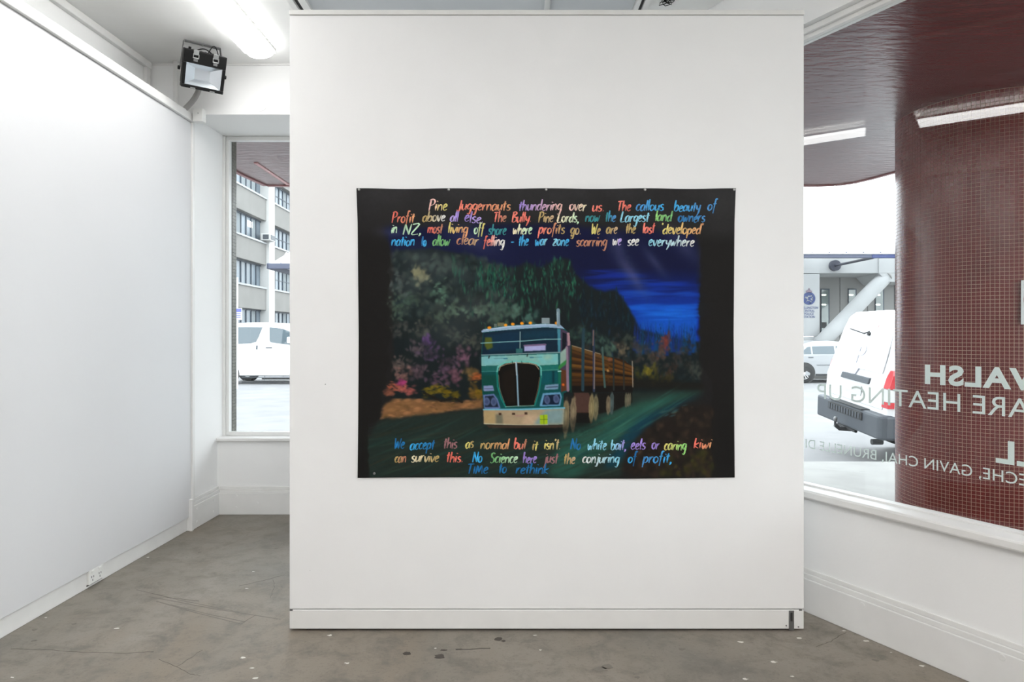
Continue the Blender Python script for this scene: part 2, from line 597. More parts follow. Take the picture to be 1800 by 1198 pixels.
# ------------------------------------------------------------------ windows
w1 = sroot('window_1', 'street window with white timber frame beside the display panel', (-1.2, 5.03, 0.5))


def par(o, root):
    """keep world coordinates while parenting to an offset Empty"""
    o.parent = root
    o.matrix_parent_inverse = Matrix.Translation(root.location).inverted()
    return o


par(MB().box(-2.16, XC + .1, YB - 0.005, 5.02, 0.525, 0.548).build('window_sill', M_TRIM, bevel=0.005), w1)
fr = MB().box(-2.100, -2.077, 5.01, 5.06, 0.575, HEAD - 0.03).box(-2.15, -2.100, 4.992, 5.06, 0.548, HEAD - .001)
fr.box(-2.100, XC + .1, 5.01, 5.06, 0.549, 0.575).box(-2.100, XC + .1, 5.01, 5.06, HEAD - 0.03, HEAD - .001)
par(fr.build('window_frame', M_TRIM, bevel=0.003), w1)
par(MB().box(-2.077, XC + .05, 5.032, 5.038, 0.575, HEAD - 0.03).build('pane', M_GLASS), w1)
par(MB().box(XC - .02, XC + .1, 5.0, 5.10, 0.5, HEAD).build('corner_post', M_TRIM), w1)

GO = 0.10
w2 = sroot('window_2', 'large angled shop window with white lettering applied to the glass', tuple(W(0.3, 0.1, 0.55)))
par(wbox(MB(), S_CORNER, 2.62, -0.012, 0.16, 0.530, 0.568).build('window_sill', M_TRIM, bevel=0.008), w2)
par(wbox(MB(), S_CORNER, 2.62, 0.086, 0.13, 0.568, 0.574).build('glazing_bead', M_TRIM), w2)
fr = wbox(MB(), S_CORNER, 2.62, 0.075, 0.13, HEAD - 0.048, HEAD)
wbox(fr, S_CORNER, 2.62, 0.055, 0.075, HEAD - 0.028, HEAD)
wbox(fr, 2.56, 2.62, 0.075, 0.13, 0.57, HEAD)
par(fr.build('window_frame', M_TRIM, bevel=0.003), w2)
par(wbox(MB(), S_CORNER, 2.56, GO, GO + 0.006, 0.570, HEAD - 0.048).build('pane', M_GLASS), w2)


def text_mesh(body, bold=0.0, space=1.0):
    """flat letter outlines as (verts2d, faces), scaled to a unit box of its own bounds"""
    cu = bpy.data.curves.new('txt', 'FONT')
    cu.body = body
    cu.offset = bold
    cu.space_character = space
    cu.resolution_u = 4
    ob = bpy.data.objects.new('txt', cu)
    COL.objects.link(ob)
    dg = bpy.context.evaluated_depsgraph_get()
    me = bpy.data.meshes.new_from_object(ob.evaluated_get(dg))
    v = np.array([(p.co.x, p.co.y) for p in me.vertices])
    f = [tuple(p.vertices) for p in me.polygons]
    bpy.data.objects.remove(ob)
    bpy.data.curves.remove(cu)
    bpy.data.meshes.remove(me)
    lo, hi = v.min(0), v.max(0)
    return (v - lo) / (hi - lo), f


def glass_text(body, x_end, x_start, z0, z1, bold=0.0, space=1.0):
    """mirrored lettering: starts at photo column x_start (right), ends at x_end (left)"""
    v, f = text_mesh(body, bold, space)
    sa = on_wall(x_start, HY, GO)[0]
    sb = on_wall(x_end, HY, GO)[0]
    pts = [W(sa + (sb - sa) * u, GO + 0.0068, z0 + (z1 - z0) * w) for u, w in v]
    o = MB().add(pts, f).build('lettering', M_VINYL)
    par(o, w2)
    return o


def zat(x, y):
    return on_wall(x, y, GO)[1]


glass_text('WALSH', 1624, 1853, zat(1624, 675), zat(1624, 640), 0.036, 1.10)
glass_text('ARE HEATING UP', 1435, 1811, zat(1640, 720), zat(1640, 688.5), 0.0, 1.02)
glass_text('LL', 1748.5, 1820, zat(1779, 817.5), zat(1779, 776), 0.034, 1.08)
glass_text('ECHE, GAVIN CHAI, BRUNELLE DI', 1414.5, 1803, zat(1735, 846), zat(1735, 822.5), 0.0, 1.02)

# ------------------------------------------------------------------ free-standing display panel
PY = 2.972
PXL, PXR = px(509, 0, PY).x, px(1413, 0, PY).x
TH = 0.085
pz = lambda y: EYE - (y - HY) / F * PY
panel = thing('display_panel', 'wide free-standing white display panel carrying the truck painting', 'display panel', ((PXL + PXR) / 2, PY + TH / 2, 0))


def pp(o):
    return par(o, panel)


pp(MB().box(PXL, PXR, PY, PY + TH, pz(1069.5), pz(27)).build('board', M_PANEL, bevel=0.0015))
pp(MB().box(PXL - .001, PXR + .001, PY - 0.006, PY + TH + .005, pz(27) + .0015, pz(18)).build('top_cap', M_TRIM, bevel=0.002))
kb = pp(MB().box(PXL + .001, PXR - .002, PY - 0.004, PY + TH, 0.010, pz(1071)).build('kickboard', M_TRIM, bevel=0.002))
for sx in (PXL + .1, PXR - .1):
    pp(MB().box(sx - .03, sx + .03, PY + .015, PY + TH - .015, 0.0, 0.012).build('foot', M_DARKSLOT))
bx = px(1391, 1090, PY - .004)
br = MB().box(bx.x - .011, bx.x + .011, PY - .0065, PY - .004, 0.004, pz(1071) - .002).build('bracket', M_DKSTEEL)
br.parent = kb
br2 = MB().box(bx.x - .005, bx.x + .003, PY - .010, PY - .0065, 0.045, 0.082).build('bolt_slot', M_DARKSLOT)
br2.parent = kb
for x, y in ((1382, 1099), (1403.5, 1101)):
    q = px(x, y, PY - .004)
    o = MB().disc(q, (0, -1, 0), 0.003, 0.002, 10).build('screw', M_DKSTEEL)
    o.parent = kb
for x in (512, 1407):
    q = px(x, 1071, PY - .004)
    o = MB().box(q.x - .006, q.x + .006, PY - .006, PY - .003, q.z - .004, q.z + .003).build('hinge_plate', M_DKSTEEL)
    o.parent = kb

# ------------------------------------------------------------------ the painting
TX0, TX1, TY0, TY1 = 627.0, 1293.0, 331.0, 839.0
SS = 2
PW, PH = int((TX1 - TX0) * SS), int((TY1 - TY0) * SS)
img = np.zeros((PH, PW, 3), np.float32)
img[:] = (27, 26, 26)
yy, xx = np.mgrid[0:PH, 0:PW].astype(np.float32)
GX, GY = xx / SS + TX0, yy / SS + TY0


def smooth_noise(cell, seed, octaves=3):
    r = np.random.default_rng(seed)
    out = np.zeros((PH, PW), np.float32)
    amp = 1.0
    tot = 0
    for k in range(octaves):
        c = cell / 2 ** k
        gh, gw = int(PH / SS / c) + 3, int(PW / SS / c) + 3
        g = r.random((gh, gw)).astype(np.float32)
        fy, fx = yy / SS / c, xx / SS / c
        iy, ix = fy.astype(int), fx.astype(int)
        ty, tx = fy - iy, fx - ix
        ty, tx = ty * ty * (3 - 2 * ty), tx * tx * (3 - 2 * tx)
        out += amp * ((g[iy, ix] * (1 - tx) + g[iy, ix + 1] * tx) * (1 - ty) + (g[iy + 1, ix] * (1 - tx) + g[iy + 1, ix + 1] * tx) * ty)
        tot += amp
        amp *= 0.5
    return out / tot


N1, N2, N3 = smooth_noise(60, 1), smooth_noise(18, 2), smooth_noise(5, 3)


def blend(mask, col, sl=None):
    if sl is None:
        sl = (slice(None), slice(None))
    a = mask[..., None]
    img[sl] = img[sl] * (1 - a) + np.asarray(col, np.float32) * a


def polymask(pts, soft=0.0, warp=0.0):
    """coverage of a polygon in photo pixels; returns mask, slices"""
    xs = [p[0] for p in pts]
    ys = [p[1] for p in pts]
    m = 3 + soft * 2 + warp
    x0, x1 = int(max(0, (min(xs) - TX0 - m) * SS)), int(min(PW, (max(xs) - TX0 + m) * SS + 1))
    y0, y1 = int(max(0, (min(ys) - TY0 - m) * SS)), int(min(PH, (max(ys) - TY0 + m) * SS + 1))
    sl = (slice(y0, y1), slice(x0, x1))
    gx, gy = GX[sl].copy(), GY[sl].copy()
    if warp:
        gx += (N2[sl] - .5) * warp * 2 + (N3[sl] - .5) * warp
        gy += (N1[sl] - .5) * warp * 2 + (N3[sl] - .5) * warp
    ins = np.zeros(gx.shape, bool)
    n = len(pts)
    for i in range(n):
        (ax, ay), (bx_, by) = pts[i], pts[(i + 1) % n]
        if ay == by:
            continue
        c = ((gy >= ay) != (gy >= by)) & (gx < (bx_ - ax) * (gy - ay) / (by - ay) + ax)
        ins ^= c
    mk = ins.astype(np.float32)
    if soft:
        k = max(1, int(soft * SS))
        for _ in range(2):
            for ax_ in (0, 1):
                p = np.pad(mk, [(k, k) if a == ax_ else (0, 0) for a in (0, 1)], mode='edge')
                cs = np.cumsum(p, axis=ax_, dtype=np.float64)
                if ax_ == 0:
                    mk = ((cs[2 * k:] - np.concatenate([np.zeros((1, cs.shape[1])), cs[:-2 * k - 1]])) / (2 * k + 1))[:mk.shape[0]].astype(np.float32)
                else:
                    mk = ((cs[:, 2 * k:] - np.concatenate([np.zeros((cs.shape[0], 1)), cs[:, :-2 * k - 1]], axis=1)) / (2 * k + 1))[:, :mk.shape[1]].astype(np.float32)
    return mk, sl


def poly(pts, col, soft=0.0, warp=0.0, a=1.0):
    mk, sl = polymask(pts, soft, warp)
    blend(mk * a, col, sl)


def dab(x, y, rx, ry, ang, col, a=0.8, hard=2.0):
    r = max(rx, ry) * 1.6 + 1
    x0, x1 = int(max(0, (x - r - TX0) * SS)), int(min(PW, (x + r - TX0) * SS + 1))
    y0, y1 = int(max(0, (y - r - TY0) * SS)), int(min(PH, (y + r - TY0) * SS + 1))
    if x1 <= x0 or y1 <= y0:
        return
    sl = (slice(y0, y1), slice(x0, x1))
    dx, dy = GX[sl] - x, GY[sl] - y
    c, s = math.cos(ang), math.sin(ang)
    q = ((dx * c + dy * s) / rx) ** 2 + ((-dx * s + dy * c) / ry) ** 2
    q = q * (0.7 + 0.6 * N3[sl])
    blend(np.exp(-q ** hard) * a, col, sl)


def line(pts, w, col, a=1.0):
    for (ax, ay), (bx_, by) in zip(pts[:-1], pts[1:]):
        m = w + 2
        x0, x1 = int(max(0, (min(ax, bx_) - m - TX0) * SS)), int(min(PW, (max(ax, bx_) + m - TX0) * SS + 1))
        y0, y1 = int(max(0, (min(ay, by) - m - TY0) * SS)), int(min(PH, (max(ay, by) + m - TY0) * SS + 1))
        if x1 <= x0 or y1 <= y0:
            continue
        sl = (slice(y0, y1), slice(x0, x1))
        gx, gy = GX[sl], GY[sl]
        L2 = (bx_ - ax) ** 2 + (by - ay) ** 2 + 1e-6
        t = np.clip(((gx - ax) * (bx_ - ax) + (gy - ay) * (by - ay)) / L2, 0, 1)
        d = np.hypot(gx - ax - t * (bx_ - ax), gy - ay - t * (by - ay))
        blend(np.clip(w / 2 + .5 - d, 0, 1) * a, col, sl)


def scatter(n, region, size, cols, a=(.4, .8), ang=(0, 3.14), asp=(.5, 1.), hard=1.6):
    """n brush dabs inside a polygon region"""
    xs = [p[0] for p in region]
    ys = [p[1] for p in region]
    k = 0
    while k < n:
        x, y = rng.uniform(min(xs), max(xs)), rng.uniform(min(ys), max(ys))
        ins = False
        m = len(region)
        for i in range(m):
            (ax, ay), (bx_, by) = region[i], region[(i + 1) % m]
            if (ay > y) != (by > y) and x < (bx_ - ax) * (y - ay) / (by - ay) + ax:
                ins = not ins
        k += 1
        if not ins:
            continue
        c = np.array(cols[rng.integers(len(cols))], np.float32) * rng.uniform(.8, 1.2)
        r = rng.uniform(*size)
        dab(x, y, r, r * rng.uniform(*asp), rng.uniform(*ang), c, rng.uniform(*a), hard)


# ground of the black-primed canvas with its sheen painted in as grey towards the top
blend(np.clip((430 - GY) / 90, 0, 1) * (.35 + .65 * N1) * .55, (62, 62, 64))
blend(np.clip((GX - 1225) / 40, 0, 1) * np.clip((520 - GY) / 120, 0, 1) * .25, (58, 58, 58))
# night sky
poly([(672, 402), (700, 396), (820, 398), (840, 392), (1000, 394), (1100, 404), (1215, 410), (1232, 440), (1230, 500), (1232, 560), (1222, 600), (1000, 600), (700, 480)],
     (10, 15, 48), 5, 6)
g = np.clip((GY - 470) / 80, 0, 1) * np.clip((GX - 985) / 70, 0, 1) * np.clip((1232 - GX) / 8 + (N2 - .5) * 2, 0, 1) * (GY < 625)
blend(np.clip(g * 1.2, 0, 1) * .95, (6, 38, 128))
g2 = np.clip((GY - 520) / 45, 0, 1) * np.clip((GX - 1060) / 90, 0, 1) * np.clip((1228 - GX) / 8 + (N2 - .5) * 2, 0, 1) * (GY < 625)
blend(g2 * .85, (14, 78, 176))
for y, x0, x1, c in ((484, 1040, 1110, (10, 34, 120)), (500, 1060, 1210, (8, 44, 140)), (516, 1085, 1225, (14, 60, 156)), (528, 1100, 1222, (8, 40, 124)), (540, 1110, 1225, (16, 84, 186)), (552, 1130, 1225, (18, 92, 190))):
    for _ in range(26):
        dab(rng.uniform(x0, x1), y + rng.normal(0, 4), rng.uniform(14, 34), rng.uniform(1.2, 3), rng.uniform(-.12, .08), c, .4, 1.2)
# smoky violet drifts
for x, y, rx, ry, an in ((830, 420, 46, 20, .4), (1100, 470, 12, 40, -.6), (1115, 488, 9, 30, -.55), (1200, 430, 40, 14, .8), (1150, 460, 30, 8, .9), (690, 408, 24, 8, 0), (1085, 430, 10, 22, -.5)):
    dab(x, y, rx, ry, an, (78, 80, 112), .38, .9)
# dark hill masses
hill = [(690, 440), (760, 436), (820, 446), (860, 462), (900, 470), (925, 462), (950, 470), (965, 462), (985, 452), (1000, 455), (1012, 480), (1022, 492), (1040, 505), (1062, 512), (1080, 508), (1092, 522), (1105, 540), (1115, 560), (1125, 580), (1232, 600), (1230, 690), (840, 700), (690, 720)]
poly(hill, (19, 26, 28), 2, 3)
scatter(420, [(690, 440), (840, 448), (900, 470), (900, 560), (690, 560)], (3, 9), [(44, 58, 54), (36, 50, 50), (58, 70, 64), (28, 38, 40)], (.25, .6))
scatter(520, [(790, 450), (900, 468), (985, 452), (1012, 482), (1000, 560), (860, 590), (800, 520)], (2, 9), [(28, 78, 60), (18, 56, 46), (40, 96, 68), (24, 40, 36), (16, 30, 30)], (.3, .7), (1.35, 1.8), (.14, .35))
for cx_, ty, h in ((985, 452, 60), (970, 464, 50), (955, 466, 52), (935, 466, 50), (925, 464, 60), (905, 470, 55), (890, 472, 50), (878, 470, 50), (1000, 458, 60), (1008, 474, 50), (862, 466, 44), (845, 460, 40), (868, 462, 44)):
    for _ in range(26):
        t = rng.uniform(0, 1)
        dab(cx_ + rng.normal(0, 1 + 5 * t), ty + t * h, rng.uniform(2, 6), rng.uniform(.7, 1.3), 1.57 + rng.normal(0, .2),
            [(26, 92, 72), (20, 68, 56), (46, 112, 78), (18, 48, 44)][rng.integers(4)], .55)
for cx_, ty, h, w in ((1040, 498, 60, 5), (1055, 508, 55, 6), (1083, 504, 70, 6), (1072, 512, 60, 5), (1095, 520, 60, 6), (1025, 488, 70, 6), (1105, 540, 40, 5)):
    poly([(cx_, ty), (cx_ + w, ty + h), (cx_ - w, ty + h)], (14, 24, 30), 1, 2)
    for _ in range(14):
        t = rng.uniform(0, 1)
        dab(cx_ + rng.normal(0, w * .5 * t), ty + t * h, rng.uniform(2, 5), .9, 1.57, (20, 44, 48), .5)
scatter(240, [(1010, 520), (1090, 520), (1130, 600), (1120, 680), (1010, 620)], (2, 7), [(16, 28, 34), (20, 40, 60), (12, 20, 26), (22, 48, 56)], (.3, .7), (1.3, 1.8), (.2, .4))
# blue distant pines
for k in range(24):
    x = 1116 + k * 4.6
    ty = 556 + 10 * abs(math.sin(k * 1.9)) + rng.uniform(-4, 6)
    c = (10 + rng.uniform(0, 8), 44 + rng.uniform(-10, 16), 92 + rng.uniform(-20, 30))
    poly([(x, ty), (x + 3.6, ty + 56), (x - 3.6, ty + 56)], c, 1, 1.5, .85)
scatter(150, [(1118, 568), (1222, 572), (1222, 610), (1130, 604)], (1.5, 5), [(12, 54, 116), (10, 36, 80), (20, 74, 150)], (.3, .7), (1.35, 1.8), (.2, .4))
# left hillside foliage
for x, y, r, c in ((742, 488, 13, (112, 112, 88)), (735, 478, 9, (120, 116, 84)), (700, 500, 18, (66, 74, 72)), (775, 512, 16, (74, 104, 86)), (800, 545, 17, (84, 108, 88)), (695, 540, 20, (66, 84, 70)), (724, 528, 16, (54, 74, 62)),
                   (845, 545, 14, (72, 92, 76)), (880, 540, 14, (60, 84, 72)), (870, 560, 18, (56, 72, 62)), (905, 548, 12, (66, 92, 80)), (930, 560, 12, (58, 88, 80)), (770, 560, 18, (58, 72, 60)), (740, 578, 18, (70, 72, 64)), (800, 590, 18, (56, 62, 56)),
                   (700, 575, 16, (60, 62, 58)), (830, 600, 16, (60, 64, 56)), (730, 610, 16, (82, 70, 76)), (760, 622, 16, (86, 62, 96)), (790, 640, 15, (90, 66, 86)), (815, 625, 14, (98, 66, 82)), (700, 640, 16, (92, 78, 74)), (735, 650, 16, (82, 64, 72)), (705, 660, 14, (110, 80, 74)),
                   (830, 655, 12, (92, 74, 44)), (838, 690, 14, (106, 78, 30)), (770, 665, 16, (86, 62, 78)), (800, 662, 12, (96, 64, 76)), (750, 600, 9, (82, 54, 104))):
    for _ in range(34):
        dab(x + rng.normal(0, r * .55), y + rng.normal(0, r * .5), rng.uniform(2, 6), rng.uniform(1.5, 4), rng.uniform(0, 3.1), np.array(c) * rng.uniform(.7, 1.22), rng.uniform(.35, .7), 1.4)
scatter(70, [(690, 470), (850, 520), (840, 640), (690, 640)], (4, 11), [(24, 28, 28), (20, 24, 24), (30, 36, 34)], (.25, .55))
for x, y, rx, ry, an in ((745, 462, 52, 24, .5), (720, 500, 34, 30, 0), (800, 470, 40, 16, .5), (840, 540, 46, 24, 0), (790, 580, 50, 30, 0)):
    dab(x, y, rx, ry, an, (92, 100, 100), .26, .8)
scatter(150, [(1010, 560), (1120, 600), (1220, 620), (1225, 670), (1120, 660), (1010, 600)], (2, 7), [(52, 62, 56), (64, 66, 58), (40, 54, 56), (70, 56, 48)], (.25, .5))
# bright scrub and bank
for x, y, r, c in ((690, 678, 12, (176, 92, 66)), (706, 680, 12, (184, 96, 84)), (720, 688, 11, (160, 84, 78)), (704, 672, 6, (150, 56, 104)), (682, 690, 8, (130, 78, 60)), (770, 684, 12, (128, 108, 22)), (785, 688, 10, (120, 100, 18)), (752, 690, 11, (112, 96, 24)), (800, 694, 8, (96, 82, 20)), (838, 660, 9, (150, 80, 40)), (842, 690, 9, (116, 92, 22))):
    for _ in range(30):
        dab(x + rng.normal(0, r * .5), y + rng.normal(0, r * .35), rng.uniform(2, 6), rng.uniform(1, 2.4), rng.uniform(-.6, .6), np.array(c) * rng.uniform(.6, 1.1), rng.uniform(.35, .65), 1.4)
bank = [(672, 712), (690, 700), (740, 702), (800, 706), (848, 700), (848, 716), (790, 722), (740, 730), (690, 736), (668, 734)]
poly(bank, (112, 80, 50), 2, 3)
scatter(170, bank, (2, 8), [(132, 96, 60), (96, 68, 44), (150, 104, 70), (84, 62, 34)], (.3, .6), (-.3, .2), (.25, .5))
line([(745, 690), (775, 704), (800, 700), (812, 706)], 4, (26, 22, 18), .8)
# road
road = [(650, 760), (668, 738), (760, 728), (850, 716), (850, 750), (1000, 740), (1110, 690), (1190, 682), (1245, 686), (1190, 706), (1140, 730), (1105, 770), (1090, 838), (640, 838), (640, 780)]
poly(road, (30, 40, 36), 3, 4)
poly([(985, 770), (1050, 735), (1125, 705), (1180, 692), (1240, 688), (1180, 704), (1130, 728), (1100, 760), (1060, 800), (1010, 838), (960, 838)], (36, 78, 66), 6, 4, .85)
poly([(1095, 760), (1130, 730), (1180, 708), (1240, 692), (1200, 708), (1150, 736), (1120, 770), (1080, 820), (1060, 820)], (12, 56, 74), 4, 3, .75)
for _ in range(240):
    x, y = rng.uniform(650, 1080), rng.uniform(740, 836)
    dab(x, y, rng.uniform(18, 50), rng.uniform(1, 2.6), rng.uniform(-.5, -.12), [(44, 58, 50), (22, 30, 28), (26, 46, 44), (50, 46, 32), (40, 78, 66)][rng.integers(5)], rng.uniform(.12, .35), 1.2)
for _ in range(60):
    t = rng.uniform(0, 1)
    dab(1000 + 180 * t + rng.normal(0, 10), 800 - 100 * t + rng.normal(0, 8), rng.uniform(14, 34), rng.uniform(1, 2.5), -.55, [(52, 104, 88), (40, 88, 76), (24, 60, 62)][rng.integers(3)], .35, 1.2)
# right verge
verge = [(1120, 772), (1160, 735), (1200, 714), (1262, 712), (1268, 760), (1250, 836), (1110, 836), (1090, 820)]
poly(verge, (30, 25, 22), 4, 5)
scatter(260, verge, (2, 8), [(52, 40, 32), (40, 32, 26), (62, 50, 38), (24, 22, 20)], (.25, .55))
scatter(60, [(1165, 800), (1250, 790), (1262, 834), (1160, 834)], (3, 8), [(62, 60, 24), (44, 46, 22)], (.2, .5))
scatter(22, [(1145, 722), (1200, 702), (1210, 712), (1170, 738)], (4, 9), [(72, 98, 84), (40, 82, 88)], (.3, .6), (-.5, -.2), (.2, .3))
# trees over the load and far verge
for x, y, r, c in ((1010, 588, 12, (46, 72, 62)), (1030, 590, 12, (48, 76, 68)), (1055, 600, 14, (60, 88, 78)), (1070, 612, 12, (66, 90, 78)), (1092, 614, 11, (104, 92, 72)), (1105, 600, 12, (54, 64, 56)), (1120, 610, 12, (64, 62, 54)), (1135, 620, 14, (64, 60, 52)), (1165, 606, 13, (112, 56, 48)), (1172, 595, 8, (118, 54, 46)), (1160, 622, 12, (86, 64, 54)),
                   (1150, 640, 13, (58, 56, 50)), (1190, 630, 16, (52, 48, 44)), (1210, 610, 16, (48, 46, 42)), (1210, 640, 16, (46, 46, 42)), (1180, 650, 14, (60, 46, 40)), (1225, 652, 12, (60, 66, 58)), (1140, 650, 9, (128, 116, 34)), (1120, 655, 12, (66, 68, 26)), (1150, 660, 12, (62, 60, 22)), (1175, 664, 10, (50, 46, 24))):
    for _ in range(26):
        dab(x + rng.normal(0, r * .5), y + rng.normal(0, r * .55), rng.uniform(2, 6), rng.uniform(1.4, 3.4), rng.uniform(.8, 2.4), np.array(c) * rng.uniform(.6, 1.1), rng.uniform(.3, .6), 1.4)
poly([(1112, 662), (1180, 668), (1235, 672), (1240, 684), (1112, 682)], (24, 22, 18), 3, 2, .8)
# ragged black margins
for x0, x1, y0, y1, side in ((627, 684, 420, 770, 1), (1228, 1293, 480, 839, -1)):
    lim = (684 + (N2 - .5) * 14 - np.clip((GY - 640) / 60, 0, 1) * 16 - np.clip((GY - 735) / 10, 0, 1) * 22) if side == 1 else (1230 + (N2 - .5) * 14 + np.clip((GY - 630) / 40, 0, 1) * 22)
    mk = np.clip((lim - GX) * side / 3, 0, 1) * np.clip((GY - 405) / 25, 0, 1)
    blend(mk * .92, (24, 23, 22))


def T(*pts):
    return [(830 + x / 4.99, 530 + y / 4.99) for x, y in pts]


def tp(pts, col, soft=0.0, a=1.0):
    poly(T(*pts), col, soft, 0, a)


def tl(pts, w, col, a=1.0):
    line(T(*pts), w / 4.99, col, a)


def td(x, y, rx, ry, an, col, a=.7, hard=2.):
    q = T((x, y))[0]
    dab(q[0], q[1], rx / 4.99, ry / 4.99, an, col, a, hard)


# log load
tp([(862, 375), (960, 405), (1120, 450), (1190, 490), (1240, 485), (1330, 510), (1405, 570), (1405, 760), (862, 770)], (44, 28, 14))
for (x0, y0, x1, y1, w, c) in ((870, 405, 1190, 505, 40, (104, 72, 36)), (870, 440, 1190, 540, 26, (84, 52, 22)), (870, 500, 1190, 560, 34, (98, 62, 24)), (870, 560, 1190, 600, 34, (112, 74, 28)), (870, 600, 1190, 612, 14, (34, 24, 14)), (870, 640, 1190, 660, 40, (92, 58, 20)),
                               (870, 690, 1190, 690, 34, (70, 44, 18)), (1200, 500, 1400, 580, 34, (102, 66, 30)), (1200, 545, 1400, 605, 30, (96, 60, 22)), (1200, 585, 1400, 635, 28, (108, 68, 24)), (1200, 625, 1400, 652, 12, (30, 22, 14)), (1200, 660, 1400, 680, 34, (90, 58, 22)), (1200, 700, 1400, 710, 28, (72, 46, 18))):
    c = np.array(c) * .78
    tl([(x0, y0), (x1, y1)], w, c)
    tl([(x0, y0 - w * .25), (x1, y1 - w * .25)], w * .25, np.array(c) * 1.2, .5)
    tl([(x0, y0 + w * .35), (x1, y1 + w * .35)], w * .25, np.array(c) * .5, .7)
tl([(870, 382), (960, 408), (1120, 456)], 8, (150, 138, 110), .8)
td(1188, 603, 10, 12, 0, (190, 140, 80))
td(1205, 505, 22, 16, 0, (126, 74, 54))
tp([(862, 735), (1405, 735), (1405, 790), (862, 790)], (18, 15, 13), .4)
for pts, w, c in (([(975, 240), (970, 400), (968, 770)], 26, (34, 56, 66)), ([(1060, 250), (1065, 420), (1066, 780)], 20, (40, 50, 70)), ([(1062, 250), (1058, 380)], 8, (120, 96, 84)), ([(1072, 450), (1068, 760)], 7, (130, 112, 100)), ([(1140, 400), (1150, 600), (1162, 745)], 18, (56, 78, 74)), ([(1238, 490), (1240, 770)], 15, (34, 40, 40)), ([(1326, 480), (1330, 765)], 14, (36, 38, 36)), ([(1403, 520), (1408, 745)], 6, (150, 140, 124))):
    tl(pts, w, c)
# chassis, axles
tp([(880, 790), (1050, 795), (1050, 1060), (900, 1060)], (20, 18, 16), .5)
tp([(890, 795), (1020, 795), (1040, 850), (1030, 970), (910, 970)], (66, 46, 40), .6)
tp([(1090, 800), (1400, 790), (1400, 880), (1250, 950), (1100, 980)], (20, 19, 17), 1.2)
for cx_, cy, rx, ry, c in ((1348, 860, 13, 66, (92, 90, 72)), (1366, 855, 11, 62, (104, 98, 80)), (1382, 850, 10, 58, (96, 92, 74)), (1222, 885, 20, 98, (70, 84, 84)), (1192, 905, 20, 84, (110, 98, 78)),
                           (1082, 920, 24, 116, (110, 104, 78)), (1044, 930, 24, 132, (128, 116, 82)), (884, 980, 28, 156, (126, 112, 88)), (820, 1010, 32, 166, (124, 112, 84))):
    td(cx_, cy, rx, ry, 0.03, c, .95, 6)
    td(cx_, cy, rx * .66, ry * .8, 0.03, np.array(c) * .72, .8, 4)
    td(cx_, cy, rx * .45, ry * .4, 0.03, np.array(c) * 1.15, .6, 3)
# shadow below
td(560, 1120, 330, 40, 0, (12, 14, 14), .85, 1.5)
td(950, 1060, 120, 60, 0, (14, 16, 15), .6, 1.2)
# cab body
tp([(78, 470), (95, 255), (230, 205), (640, 190), (770, 200), (815, 240), (850, 275), (862, 380), (862, 770), (800, 800), (800, 940), (105, 960), (85, 760)], (10, 66, 66))
tp([(770, 230), (850, 270), (862, 380), (835, 780), (775, 780)], (62, 52, 70))
tp([(790, 265), (826, 280), (822, 390), (785, 440)], (18, 22, 30))
tp([(830, 270), (852, 272), (858, 380), (835, 385)], (148, 116, 124))
tp([(775, 590), (830, 600), (830, 770), (780, 790)], (78, 46, 28))
td(797, 725, 12, 12, 0, (206, 96, 30), .9)
tl([(828, 400), (838, 775)], 22, (120, 98, 116))
tl([(866, 380), (866, 790)], 12, (18, 46, 38))
tp([(770, 445), (822, 400), (822, 520), (770, 560)], (126, 150, 140), .4)
tp([(755, 560), (825, 505), (822, 545), (750, 600)], (44, 110, 56), .4)
# roof visor, lamps
tp([(78, 255), (100, 240), (300, 212), (640, 192), (770, 200), (812, 238), (780, 232), (640, 222), (300, 245), (120, 262), (85, 268)], (128, 152, 176))
tl([(100, 246), (320, 216), (640, 197), (765, 204)], 7, (168, 190, 206), .8)
for x, y in ((150, 226), (292, 203), (355, 194), (435, 188), (509, 185), (740, 186)):
    td(x, y, 17, 13, 0, (226, 140, 22), .95, 4)
tp([(608, 140), (678, 140), (678, 190), (608, 190)], (120, 134, 138))
tp([(190, 190), (216, 190), (216, 222), (190, 222)], (88, 98, 92))
tp([(222, 182), (278, 182), (278, 214), (222, 214)], (96, 96, 74))
tl([(755, 200), (752, 110), (752, 72)], 30, (104, 124, 134))
tl([(748, 190), (746, 90)], 7, (150, 166, 172), .8)
# windscreen
tp([(98, 272), (300, 248), (640, 226), (765, 232), (772, 440), (85, 465)], (13, 32, 46))
tp([(120, 290), (330, 262), (420, 258), (410, 420), (140, 440)], (14, 44, 66), 2.0, .7)
tp([(112, 310), (170, 310), (180, 400), (130, 420), (108, 380)], (88, 92, 20), 1.0, .8)
tp([(430, 258), (740, 240), (740, 320), (430, 330)], (16, 56, 74), 3.0, .6)
tp([(745, 235), (772, 240), (772, 440), (750, 440)], (70, 140, 156), .4, .8)
tl([(420, 262), (418, 440)], 6, (150, 176, 170))
tl([(75, 362), (240, 352), (430, 344), (640, 328), (775, 326)], 6, (128, 178, 176))
tp([(455, 378), (642, 368), (642, 425), (455, 432)], (148, 150, 190), .2)
tl([(455, 384), (642, 374)], 14, (104, 84, 112))
tp([(384, 410), (440, 408), (440, 445), (384, 448)], (44, 92, 92))
tl([(82, 466), (420, 454), (768, 442)], 8, (120, 140, 140))
